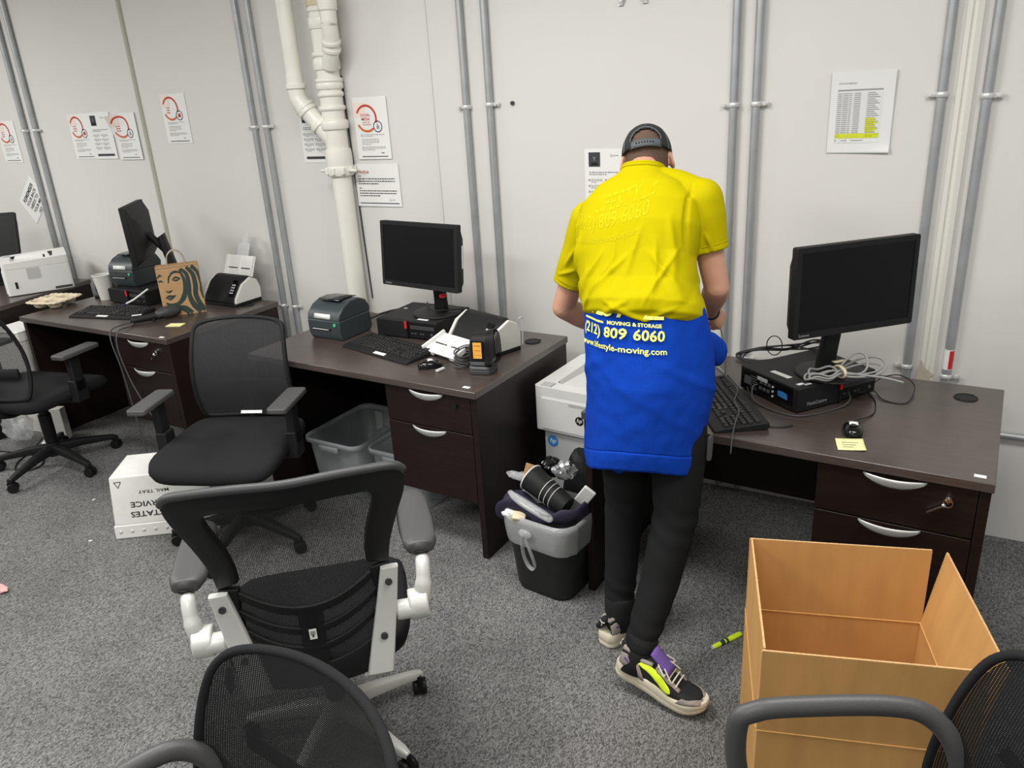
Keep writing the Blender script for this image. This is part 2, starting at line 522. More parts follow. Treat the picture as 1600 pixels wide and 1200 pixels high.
def conduit(x, y, top, bottom, clamps, label, side=1, extra=None):
    t = thing('conduit', label, 'pipe', (x, y, 0), 0, 'galvanised conduits up the wall')
    b = MB(); b.tube([(0, 0, bottom), (0, 0, top)], 0.0165, 14); b.build('tube', 'steel', t)
    for z in clamps:
        c = MB(); c.tube([(0.0185 * math.cos(a), 0.0185 * math.sin(a) - 0.001, z) for a in [PI * q / 10 + PI for q in range(11)]], 0.0035, 6, flat=(2.6, 1))
        c.box((side * 0.033, 0.004, z), (0.03, 0.006, 0.016))
        c.box((-side * 0.0185, 0.006, z), (0.006, 0.012, 0.016))
        c.cyl((side * 0.036, -0.004, z), 0.006, 0.012, 'Y', 8)
        c.build('clamp', 'silver', t, smooth=40)
    if extra: extra(t)
    return t


CY = -0.0195
conduit(-3.075, CY, 3, 0.02, (1.735, 0.7), 'far left galvanised conduit of the pair beside the tilted reminder sheet', -1)
conduit(-2.955, CY, 3, 0.02, (1.735, 0.7), 'second galvanised conduit from the left, right of the tilted reminder sheet', 1)
conduit(-0.905, CY, 3, 0.02, (1.70, 0.68), 'left galvanised conduit of the pair beside the cream drain pipe', -1)
conduit(-0.815, CY, 3, 0.02, (1.70, 0.68), 'right galvanised conduit of the pair beside the cream drain pipe', 1)
conduit(0.49, CY, 3, 0.02, (1.752,), 'left galvanised conduit of the pair behind the middle monitor', -1)
conduit(0.618, CY, 3, 0.02, (1.758,), 'right galvanised conduit of the pair, behind the middle document scanner', 1)
conduit(1.74, CY, 3, 0.02, (1.712, 0.66), 'left galvanised conduit of the pair behind the person', -1)
conduit(1.827, CY, 3, 0.02, (1.712, 0.66), 'right galvanised conduit of the pair behind the person', 1)
conduit(2.47, CY, 3, 0.02, (1.718, 0.70), 'galvanised conduit between the schedule sheet and the white moulding', -1)


def red_label(t):
    b = MB(); b.tube([(0, 0, 0.705), (0, 0, 0.785)], 0.0172, 14, 0); b.grid(lambda u, v: Vector((0.0178 * math.cos(-1.45 + 1.5 * u), 0.0178 * math.sin(-1.45 + 1.5 * u), 0.708 + 0.074 * v)), 8, 1, 1)
    b.build('wrap_label', ['paper', 'redst'], t)['label'] = 'red and white wrap-round label'


conduit(2.61, CY, 3, 0.02, (1.708, 0.675), 'rightmost galvanised conduit, with a red and white label near the desk', 1, red_label)
b = MB(); b.tube([(2.66, -0.02, 0.458), (4.6, -0.02, 0.458)], 0.013, 12)
tag(b.build('wall_rail', 'steel'), 'horizontal steel pipe low on the wall at the far right', 'pipe')
# patch where the paint has come off above the desk
b = MB(); pp = [(2.505, 0.62), (2.515, 0.735), (2.535, 0.70), (2.57, 0.675), (2.55, 0.66), (2.575, 0.645), (2.555, 0.63), (2.59, 0.61), (2.56, 0.59), (2.51, 0.585)]
b.prism([(x, z) for x, z in pp], 0.0015, 0, Matrix.Translation((0, -0.0235, 0)) @ Matrix.Rotation(PI / 2, 4, 'X'))
struct(b.build('trim_4', 'plaster', smooth=0))
# pipe hanger left on the wall, and a screw plug
b = MB()
for s in (-1, 1):
    b.tube(catmull([(s * 0.012, -0.012, 0.05), (s * 0.03, -0.014, 0.028), (s * 0.045, -0.014, -0.002), (s * 0.052, -0.01, -0.022)], 6), 0.004, 6, flat=(2.6, 1))
    b.cyl((s * 0.046, -0.012, -0.006), 0.006, 0.014, 'Y', 8)
    b.box((s * 0.052, -0.006, -0.02), (0.02, 0.01, 0.012))
b.box((0, -0.01, 0.055), (0.06, 0.012, 0.014))
o = tag(b.build('pipe_hanger', 'silver'), 'steel pipe hanger bracket on the wall above the person', 'bracket'); o.location = (1.313, -0.001, 2.14)
b = MB(); b.cyl((0.731, -0.005, 1.759), 0.009, 0.012, 'Y', 12); tag(b.build('wall_plug', 'inkd'), 'small dark screw plug in the blank wall right of the conduits', 'plug')

# ------------------------------------------------------------------ cream drain pipes
t = thing('drain_pipe', 'cream painted drain pipe stack with an angled branch beside the column', 'pipe', (-0.255, -0.1, 0))


def couple(b, z, r, h=0.03):
    b.lathe([(r * 0.96, z - h / 2 - 0.004), (r + 0.006, z - h / 2), (r + 0.009, z - h / 4), (r + 0.009, z + h / 4), (r + 0.006, z + h / 2), (r * 0.96, z + h / 2 + 0.004)], 24)


b = MB(); b.tube([(0, 0, 0.02), (0.0, 0, 1.5)], 0.052, 24); b.tube([(0, 0, 1.5), (0.0, 0, 3.0)], 0.057, 24); b.build('stack_pipe', 'pipe', t)
for z, r, h in ((1.535, 0.06, 0.09), (1.70, 0.062, 0.04), (1.78, 0.058, 0.02), (1.845, 0.057, 0.02), (1.885, 0.059, 0.03), (1.91, 0.06, 0.018), (1.985, 0.058, 0.05), (2.03, 0.058, 0.02), (2.17, 0.056, 0.05), (2.23, 0.054, 0.02)):
    b = MB(); couple(b, z, r, h); b.build('coupling', 'pipe', t)
b = MB(); b.lathe([(0.05, 2.245), (0.062, 2.247), (0.062, 2.275), (0.05, 2.277)], 24); b.build('bare_band', 'tarn', t)['label'] = 'tan unpainted band'
b = MB()
couple(b, 1.475, 0.062, 0.05)
for k in range(9): b.box((0.072 * math.cos(k * 0.7), 0.072 * math.sin(k * 0.7), 1.475), (0.018, 0.018, 0.034))
for s in (-1, 1): b.cyl((s * 0.092, -0.015, 1.475), 0.009, 0.05, 'X', 8)
b.build('clamp_ring', 'pipe', t, bevel=0.003)
# branch: falls from the ceiling at the left, then turns 45 degrees into the stack
br = catmull([(-0.18, -0.05, 3.0), (-0.18, -0.05, 2.4), (-0.178, -0.05, 1.93)], 4)
b = MB(); b.tube(br, 0.042, 22); b.build('branch_pipe', 'pipe', t)
b = MB(); b.tube(catmull([(-0.178, -0.05, 1.95), (-0.178, -0.05, 1.86), (-0.165, -0.048, 1.815), (-0.12, -0.035, 1.755), (-0.06, -0.018, 1.68), (0.0, 0, 1.60)], 6), 0.045, 22)
b.build('elbow', 'pipe', t)
for p, q in (((-0.178, -0.05, 1.905), (-0.178, -0.05, 1.88)), ((-0.150, -0.044, 1.795), (-0.138, -0.04, 1.78)), ((-0.138, -0.04, 1.78), (-0.125, -0.037, 1.762)), ((-0.085, -0.026, 1.712), (-0.07, -0.021, 1.693))):
    b = MB(); b.tube([p, q], 0.053, 22); b.build('branch_collar', 'pipe', t, bevel=0.004)
# upper front elbow into the stack
b = MB(); b.tube(catmull([(0.115, -0.075, 3.0), (0.115, -0.075, 2.25), (0.112, -0.075, 2.15), (0.095, -0.055, 2.07), (0.04, -0.03, 1.97)], 6), 0.039, 22); b.build('elbow', 'pipe', t)
b = MB(); b.lathe([(0.038, 2.21), (0.046, 2.214), (0.048, 2.26), (0.046, 2.29), (0.038, 2.294)], 22, 0, Matrix.Translation((0.115, -0.075, 0)))
b.build('elbow_collar', 'pipe', t, bevel=0.003)
for p, q in (((0.100, -0.062, 2.088), (0.094, -0.056, 2.072)), ((0.088, -0.051, 2.058), (0.080, -0.046, 2.042))):
    b = MB(); b.tube([p, q], 0.047, 22); b.build('elbow_collar', 'pipe', t, bevel=0.003)


# ------------------------------------------------------------------ sheets on the wall
def sheet(name, label, x, z, w, h, draw, y=0.0, rot=0.0, mats=('paper',), curl=None, cat='notice', group=None):
    """x, z: lower left corner on the wall; draw(B) puts print on the face"""
    o = bpy.data.objects.new
    b = MB()
    front = Matrix.Rotation(PI / 2, 4, 'X')
    b.grid(lambda u, v: Vector((u * w, 0, v * h)), 10, 12)
    b.grid(lambda u, v: Vector((u * w, -0.0006, v * h)), 10, 12)
    def ink(fn): fn()
    class D:
        def rect(s, a, c, ww, hh, mi, k=6): b.grid(lambda u, v: Vector((a + u * ww, -0.0016, c + v * hh)), k, 2, mi)
        def text(s, body, size, a, c, mi, bold=0.0, align='CENTER', shear=0): b.text(body, size, Matrix.Translation((a, -0.0018, c)) @ front, mi, bold, shear, align)
        def arc(s, cx, cz, r0, r1, a0, a1, mi, sx=1.0, n=28):
            b.grid(lambda u, v: Vector((cx + sx * (r0 + (r1 - r0) * v) * math.cos(a0 + (a1 - a0) * u), -0.002, cz + (r0 + (r1 - r0) * v) * math.sin(a0 + (a1 - a0) * u))), n, 1, mi)
        def disc(s, cx, cz, r, mi, yy=-0.0012):
            b.grid(lambda u, v: Vector((cx + r * v * math.cos(2 * PI * u), yy, cz + r * v * math.sin(2 * PI * u))), 24, 1, mi)
        def lines(s, a, c, ww, n, dz, hh, mi, seed=1):
            rnd = random.Random(seed)
            for k in range(n):
                xx = a; end = a + ww * (1 if k < n - 1 else 0.55)
                while xx < end - 0.004:
                    l = min(rnd.uniform(0.006, 0.02), end - xx); b.grid(lambda u, v: Vector((xx + u * l, -0.0014, c - k * dz + v * hh)), 1, 1, mi); xx += l + 0.003
    draw(D())
    if curl: b.v = [curl(p) for p in b.v]
    ob = b.build(name, list(mats), smooth=40)
    ob.location = (x, y - 0.002, z); ob.rotation_euler = (0, rot, 0)
    return tag(ob, label, cat, group)


FM = ('paper', 'red', 'orange', 'peach', 'navy', 'ink', 'inkd')


def flyer(title, sub=True, seed=1, icon='thumb'):
    def draw(d):
        d.rect(0.004, 0.205, 0.07, 0.07, 3)
        d.arc(0.078, 0.198, 0.056, 0.067, -0.35, PI * 0.86, 1)
        d.arc(0.078, 0.198, 0.056, 0.067, PI * 1.16, PI * 1.72, 2)
        d.arc(0.145, 0.158, 0.0235, 0.028, 0, 2 * PI, 4)
        if icon == 'thumb':
            d.rect(0.137, 0.146, 0.018, 0.016, 5); d.rect(0.141, 0.160, 0.006, 0.014, 5)
        else:
            d.rect(0.134, 0.148, 0.022, 0.02, 1); d.rect(0.138, 0.153, 0.014, 0.002, 0); d.rect(0.138, 0.16, 0.014, 0.002, 0)
        if title:
            d.text(title[0], 0.0185, 0.073, 0.208, 1, 0.012); d.text(title[1], 0.0185, 0.073, 0.189, 1, 0.012)
            d.text('WHAT ARE', 0.009, 0.073, 0.176, 1, 0.005); d.text('YOU DOING?', 0.009, 0.078, 0.165, 1, 0.005)
        else:
            for k in range(4): d.lines(0.042, 0.214 - k * 0.014, 0.06 - 0.006 * (k % 2), 1, 0.01, 0.006, 1, seed + k)
        d.lines(0.03, 0.118, 0.15, 2, 0.007, 0.003, 5, seed)
        d.lines(0.033, 0.096, 0.11, 4, 0.008, 0.003, 5, seed + 3)
        d.lines(0.03, 0.058, 0.15, 3, 0.007, 0.003, 5, seed + 5)
        d.lines(0.15, 0.028, 0.035, 1, 0.006, 0.004, 6, seed)
        d.rect(0.025, 0.011, 0.165, 0.004, 6)
    return draw


def policy(d, bar=True):
    d.rect(0.02, 0.205, 0.055, 0.062, 6); d.text('Y', 0.022, 0.047, 0.232, 5, 0.02); d.rect(0.032, 0.219, 0.03, 0.003, 0); d.rect(0.03, 0.212, 0.034, 0.004, 0)
    d.arc(0.13, 0.252, 0.004, 0.006, 0, 2 * PI, 5); d.lines(0.14, 0.25, 0.04, 1, 0.005, 0.004, 5, 3)
    d.lines(0.022, 0.178, 0.15, 2, 0.009, 0.005, 5, 8)
    for k in range(4):
        for q in range(2):
            d.lines(0.03 + q * 0.08, 0.148 - k * 0.026, 0.055, 3, 0.006, 0.003, 5, k * 3 + q); d.disc(0.022 + q * 0.08, 0.147 - k * 0.026, 0.005, 5)
    if bar: d.rect(0.02, 0.018, 0.17, 0.014, 6)


sheet('flyer', 'ring-printed flyer at the far left edge of the wall', -3.435, 1.527, 0.216, 0.279, flyer(None, seed=2), mats=FM)
sheet('flyer', 'flat ring-printed flyer, leftmost of the three side by side', -2.60, 1.544, 0.216, 0.279, flyer(None, seed=5, icon='x'), mats=FM)
sheet('policy_notice', 'white policy sheet with a dark square and bottom bar between two flyers', -2.381, 1.541, 0.216, 0.286, policy, y=-0.003, mats=FM)


def curl(p):
    u = max(0, (0.12 - p.x) / 0.12) * max(0, (p.z - 0.10) / 0.18); u = min(u, 1)
    return Vector((p.x - 0.02 * u + 0.02 * u * u, p.y - 0.055 * u ** 1.3, p.z - 0.018 * u * u))


sheet('flyer', 'ring-printed flyer with its top left corner curling off the wall', -2.135, 1.535, 0.216, 0.279, flyer(None, seed=9), mats=FM, curl=curl, y=-0.006)
sheet('flyer', 'ring-printed flyer alone, just right of the joint strip on the wall', -1.662, 1.624, 0.216, 0.279, flyer(None, seed=12, icon='x'), mats=FM)
sheet('policy_notice', 'white policy sheet half hidden behind the cream drain pipe', -0.585, 1.505, 0.216, 0.286, policy, mats=FM)
sheet('flyer', 'social media flyer with a red ring and thumb icon beside the drain pipe', -0.172, 1.523, 0.212, 0.300, flyer(('SOCIAL', 'MEDIA'), seed=15), y=-0.0385, mats=FM)


def notice(d):
    d.text('Notice', 0.026, 0.02, 0.168, 7, 0.012, 'LEFT')
    d.lines(0.02, 0.152, 0.03, 1, 0.01, 0.005, 6, 1); d.lines(0.02, 0.138, 0.235, 3, 0.0125, 0.005, 6, 2)
    d.lines(0.02, 0.09, 0.03, 1, 0.01, 0.005, 6, 4); d.lines(0.02, 0.077, 0.24, 3, 0.0125, 0.005, 6, 7)
    d.arc(0.215, 0.034, 0.004, 0.006, 0, 2 * PI, 5); d.lines(0.226, 0.032, 0.035, 1, 0.01, 0.004, 5, 3)
    d.rect(0.015, 0.014, 0.255, 0.0045, 4)


sheet('paper_notice', 'wide white notice sheet under the social media flyer', -0.213, 1.284, 0.285, 0.216, notice, y=-0.038, mats=FM + ('brownred',))
sheet('policy_notice', 'white policy sheet with a dark square behind the person\'s cap', 1.082, 1.27, 0.216, 0.282, policy, mats=FM)


def table(d):
    d.rect(0.002, 0.002, 0.216, 0.001, 3); d.rect(0.0, 0.0, 0.001, 0.288, 3); d.rect(0.22, 0.0, 0.001, 0.288, 3)
    d.text('DATE SCHEDULE', 0.008, 0.028, 0.246, 1, 0.01, 'LEFT')
    d.rect(0.028, 0.0535, 0.15, 0.017, 2); 
    for k in range(7): d.rect(0.13, 0.0755 + 0.0073 * k, 0.032 + 0.01 * (k % 3 == 1), 0.0062, 2)
    d.rect(0.026, 0.222, 0.155, 0.0055, 1)
    for k in range(22):
        z = 0.212 - k * 0.0073
        d.rect(0.026, z - 0.002, 0.153, 0.0004, 3, 1)
        for a, w in ((0.028, 0.014), (0.046, 0.018), (0.068, 0.008), (0.085, 0.022), (0.131, 0.034 + 0.008 * ((k * 7) % 3 - 1))): d.rect(a, z, w, 0.0028, 1, 1)
    d.rect(0.026, 0.036, 0.155, 0.0006, 1)
    for x in (0.026, 0.044, 0.065, 0.082, 0.128, 0.18): d.rect(x, 0.036, 0.0005, 0.19, 3, 1)
    for a, w in ((0.026, 0.008), (0.05, 0.02), (0.085, 0.04)): d.rect(a, 0.044, w, 0.003, 1)


M['lam'] = mat('laminated_paper', (232, 232, 231), 0.18, bump=(22, 0.2))
sheet('schedule_sheet', 'laminated schedule table with yellow rows on the wall above the right monitor', 2.098, 1.521, 0.221, 0.29, table, mats=('lam', 'ink', 'hilite', 'greyw'), y=-0.002,
      curl=lambda p: Vector((p.x, p.y - 0.006 * (p.z / 0.29) ** 4 - 0.01 * max(0, 1 - p.z / 0.03) * (p.x / 0.22) ** 2, p.z)))


def remember(d):
    for k, s in enumerate(('REMEMBER', 'YOUR BACK', 'NEEDS TO', 'YOUR ME', 'NO')): d.text(s, 0.042 if k == 0 else 0.034, 0.14, 0.155 - k * 0.038, 1, 0.02)


sheet('paper_notice', 'tilted reminder sheet in black capitals, half behind the left conduits', -3.26, 1.095, 0.279, 0.216, remember, mats=('paper', 'inkd'), rot=-0.72)
# ------------------------------------------------------------------ desks
def handle_geo(b, x, y, z, w=0.17, h=0.03):
    """half-moon bow pull: straight top edge, curved lower edge, bowed outward"""
    def P(u, v):
        s = 2 * u - 1
        low = h * math.sqrt(max(0, 1 - s * s)) ** 1.4
        return Vector((x + s * w / 2, y - 0.002 - 0.024 * math.cos(s * PI / 2) ** 0.8 * (0.35 + 0.65 * math.sin(v * PI / 2)), z - low * (1 - v) - 0.0004 + 0.004 * v))
    b.grid(P, 24, 5)


def make_desk(label, cx, cy, rz, w=1.27, D=0.764, key=False, tags=()):
    t = thing('office_desk', label, 'desk', (cx, cy, 0), rz, 'dark desks along the wall')
    hw, hd = w / 2, D / 2
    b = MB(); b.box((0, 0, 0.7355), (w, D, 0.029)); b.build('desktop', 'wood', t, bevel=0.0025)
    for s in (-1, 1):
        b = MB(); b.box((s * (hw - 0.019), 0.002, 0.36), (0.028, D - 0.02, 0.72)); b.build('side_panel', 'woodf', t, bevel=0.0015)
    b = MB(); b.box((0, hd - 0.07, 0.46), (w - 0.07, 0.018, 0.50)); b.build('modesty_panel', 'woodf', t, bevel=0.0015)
    px0, px1 = hw - 0.46, hw - 0.035
    pc, pw = (px0 + px1) / 2, px1 - px0
    b = MB(); b.box((pc, 0.04, 0.485), (pw, D - 0.19, 0.46)); b.build('pedestal', 'edge', t, bevel=0.0015)
    yf = -hd + 0.012
    for z0, z1 in ((0.561, 0.716), (0.253, 0.557)):
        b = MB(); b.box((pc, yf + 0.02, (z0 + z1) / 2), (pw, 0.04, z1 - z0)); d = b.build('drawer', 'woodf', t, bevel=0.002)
        b = MB(); handle_geo(b, pc - 0.0, yf, z1 - 0.006); b.build('handle', 'silver', d, solid=0.003)['label'] = 'silver half-moon pull'
        if z0 > 0.5:
            b = MB(); b.cyl((px1 - 0.07, yf - 0.003, 0.676), 0.0095, 0.012, 'Y', 18); b.build('lock', 'chrome' if key else 'blkg', d)
            if key:
                k = MB(); k.tube([(px1 - 0.07 + 0.012 * math.cos(a), yf - 0.016, 0.668 + 0.012 * math.sin(a)) for a in [2 * PI * q / 16 for q in range(16)]], 0.0022, 6, closed=True)
                k.box((px1 - 0.07, yf - 0.015, 0.676), (0.003, 0.016, 0.012))
                k.tube([(px1 - 0.078, yf - 0.017, 0.66), (px1 - 0.118, yf - 0.014, 0.628)], 0.003, 6, flat=(1, 1.6)); k.ball((px1 - 0.08, yf - 0.017, 0.66), 0.007)
                k.build('key', 'chrome', d)
    b = MB(); b.tube([(hw - 0.11 + 0.034 * math.cos(a), hd - 0.13 + 0.034 * math.sin(a), 0.751) for a in [2 * PI * q / 28 for q in range(28)]], 0.0035, 8, closed=True)
    b.lathe([(0.033, 0.7500), (0.033, 0.7525), (0.0, 0.7528)], 28, 0, T(hw - 0.11, hd - 0.13)); b.box((hw - 0.10, hd - 0.10, 0.7512), (0.026, 0.014, 0.004))
    b.build('cable_grommet', 'blk', t, smooth=40)
    for tx, ty in tags:
        b = MB(); b.box((tx, ty, 0.7503), (0.03, 0.017, 0.0008)); b.build('asset_tag', 'paper', t)['label'] = 'small white sticker'
    return t


def desk_pos(bx, g, a, w, D=0.764):
    lx, ly = -w / 2, -D / 2
    return bx + lx * math.cos(a) - ly * math.sin(a), -g + lx * math.sin(a) + ly * math.cos(a)


x, y = desk_pos(1.0824, 0.2387, -0.0421, 1.27)
make_desk('middle dark desk carrying a label printer, keyboard, monitor and document scanner', x, y, -0.0421, tags=((0.57, -0.343),))
x, y = desk_pos(2.7906, 0.3149, -0.046, 1.257)
make_desk('right dark desk with a key in its lock, behind the cardboard box', x, y, -0.046, w=1.257, key=True, tags=((0.59, -0.345),))
x, y = desk_pos(-0.793, 0.1662, -0.0142, 1.30)
make_desk('far left dark desk with the paper bag and cup carrier on it', x, y, -0.0142, w=1.30, key=True, tags=((0.59, -0.36),))
make_desk('dark desk at the left edge of view under the white laser printer', -3.18, -0.595, 0.19, w=1.27)


# ------------------------------------------------------------------ office chairs
def caster(X, m, parent, r=0.026):
    b = MB(X)
    for s in (-1, 1):
        b.lathe([(r * 0.55, -0.008), (r * 0.93, -0.008), (r, -0.004), (r, 0.004), (r * 0.93, 0.008), (r * 0.3, 0.010)], 20, 0, Matrix.Translation((s * 0.0135, 0, r)) @ Matrix.Rotation(PI / 2, 4, 'Y'))
    b.box((0, 0.004, r + 0.012), (0.012, r * 1.5, r * 1.3)); b.cyl((0, 0.012, 2 * r + 0.008), 0.008, 0.03)
    return b.build('caster', m, parent, smooth=40)


def star_base(t, m, r=0.29, a0=0.3, mc='blk', hub=0.11, zc=0.42, lw=0.05):
    b = MB(); b.cyl((0, 0, hub - 0.005), 0.038, 0.075, r2=0.032); b.build('hub', m, t, bevel=0.004)
    b = MB(); b.cyl((0, 0, (hub + zc) / 2), 0.025, zc - hub); b.cyl((0, 0, hub + 0.12), 0.032, 0.16); b.build('gas_lift', 'blk', t)
    for k in range(5):
        a = a0 + 2 * PI * k / 5
        X = Matrix.Rotation(a, 4, 'Z')
        b = MB(X)
        secs = []
        for q, (xx, zt, hh, ww) in enumerate(((0.02, hub + 0.025, 0.055, lw), (r * 0.4, hub + 0.014, 0.045, lw * 0.86), (r * 0.8, hub - 0.012, 0.034, lw * 0.66), (r * 0.97, hub - 0.024, 0.03, lw * 0.6), (r + 0.012, hub - 0.034, 0.02, lw * 0.4))):
            secs.append([Vector((xx, ww / 2 * sgnpow(math.cos(2 * PI * i / 16), 0.45), zt - hh / 2 + hh / 2 * sgnpow(math.sin(2 * PI * i / 16), 0.45))) for i in range(16)])
        b.loft(secs)
        lg = b.build('leg', m, t, smooth=50)
        caster(Matrix.Translation((r * math.cos(a), r * math.sin(a), 0)) @ Matrix.Rotation(a * 2.3 + 0.4 * k, 4, 'Z'), mc, lg)


def seat_geo(b, w, d, z0, z1, front=0.02, n=40, p=0.42, mi=0):
    """upholstered seat: rounded plan, domed top, waterfall front"""
    lv = ((z0, 0.90), (z0 + 0.012, 0.97), ((z0 + z1) / 2, 1.0), (z1 - 0.014, 0.985), (z1 - 0.004, 0.94), (z1, 0.85))
    rings = []
    def pt(a, k, z):
        x = w / 2 * sgnpow(math.cos(a), p) * k; y = d / 2 * sgnpow(math.sin(a), p) * k
        fx = max(0, (-y - d * 0.2) / (d * 0.3))
        return Vector((x * (1 + 0.06 * (-y / d)), y, z - front * fx * fx - 0.006 * (1 - min(1, (x / (w / 2)) ** 2))))
    for z, k in lv: rings.append([pt(2 * PI * i / n, k, z) for i in range(n)])
    for k in (0.6, 0.3, 0.05): rings.append([pt(2 * PI * i / n, k, z1 + 0.003) for i in range(n)])
    b.loft(rings, mi)


def task_chair(label, x, y, rz, a0, tag_strip=False, knob=False):
    t = thing('task_chair', label, 'chair', (x, y, 0), rz, 'black task chairs with T arms')
    star_base(t, 'blkm', r=0.31, a0=a0, zc=0.42)
    b = MB(); b.box((0, 0.02, 0.405), (0.2, 0.24, 0.03)); b.box((0, 0, 0.39), (0.12, 0.16, 0.05)); b.build('mechanism', 'blkm', t, bevel=0.004)
    b = MB(); seat_geo(b, 0.55, 0.53, 0.42, 0.492, 0.035, p=0.34); b.build('seat', 'fabric', t, smooth=60)
    if tag_strip:
        b = MB(); b.box((0.0, 0.235, 0.512), (0.10, 0.004, 0.014), R=Matrix.Rotation(-0.5, 3, 'X')); b.build('label_strip', 'paper', t)['label'] = 'white label strip'
    # back: tapered upright with rounded shoulders
    H = 0.455
    half = [(0, H), (0.11, H - 0.003), (0.182, H - 0.012), (0.212, H - 0.035), (0.222, H - 0.12), (0.230, 0.2), (0.232, 0.08), (0.222, 0.015), (0.2, -0.005), (0.1, -0.01), (0, -0.01)]
    loop = half + [(-u, v) for u, v in half[-2:0:-1]]
    out = [(p.x, p.y) for p in catmull([(u, v, 0) for u, v in loop], 4, True)]
    inn = [(u * 0.935, (v - 0.22) * 0.945 + 0.22) for u, v in out]
    def F(u, v): return Vector((u, 0.235 + 0.13 * v - 0.05 * math.sin(PI * min(1, max(0, v / H))) + 0.02 - 1.1 * u * u * (0.6 + 0.4 * v / H), 0.50 + v * 0.985))
    b = MB(); b.patch(inn, F, 0, 12, (0, 0.22)); b.build('back_net', 'netA', t, smooth=180)['label'] = 'fine black net'
    b = MB(); b.strip(out, inn, F, 0, 2); b.build('back_frame', 'blkm', t, solid=0.016, offset=0, smooth=60, bevel=0.003)
    b = MB()
    b.tube(catmull([(0, 0.06, 0.385), (0, 0.2, 0.39), (0, 0.285, 0.44), (0, 0.305, 0.52), (0, 0.31, 0.62)], 6), 0.02, 10, flat=(1, 1.9))
    b.tube([F(u, 0.14) + Vector((0, 0.03, 0)) for u in (-0.20, -0.1, 0, 0.1, 0.20)], 0.012, 8, flat=(2.4, 0.8)); b.build('back_support', 'blkm', t, smooth=60)
    for s in (-1, 1):
        a = MB(); a.prism(rrect(0.085, 0.25, 0.018), 0.024, 0, T(s * 0.30, -0.035, 0.662)); ar = a.build('arm_pad', 'padgrey', t, bevel=0.006, segs=3)
        a = MB(); a.box((s * 0.295, -0.005, 0.565), (0.036, 0.065, 0.20)); a.box((s * 0.29, -0.005, 0.47), (0.046, 0.078, 0.12))
        a.tube([(s * 0.29, -0.005, 0.415), (s * 0.1, -0.005, 0.405)], 0.018, 8, flat=(0.8, 1.8)); a.build('arm_post', 'blkm', t, bevel=0.006)
    if knob:
        b = MB(); b.tube(catmull([(0.2, -0.06, 0.40), (0.26, -0.09, 0.39), (0.285, -0.12, 0.35)], 4), 0.006, 6)
        b.ball((0.288, -0.125, 0.325), (0.022, 0.022, 0.026)); b.build('tilt_knob', 'chrome', t, smooth=180)['label'] = 'shiny silver knob'
    return t


task_chair('black net-backed task chair between the far left desk and the middle desk', -0.045, -1.27, 0.40, 2.11, tag_strip=True)
task_chair('black task chair at the left edge with its base showing', -1.645, -1.165, PI + 0.2, -3.377, knob=True)


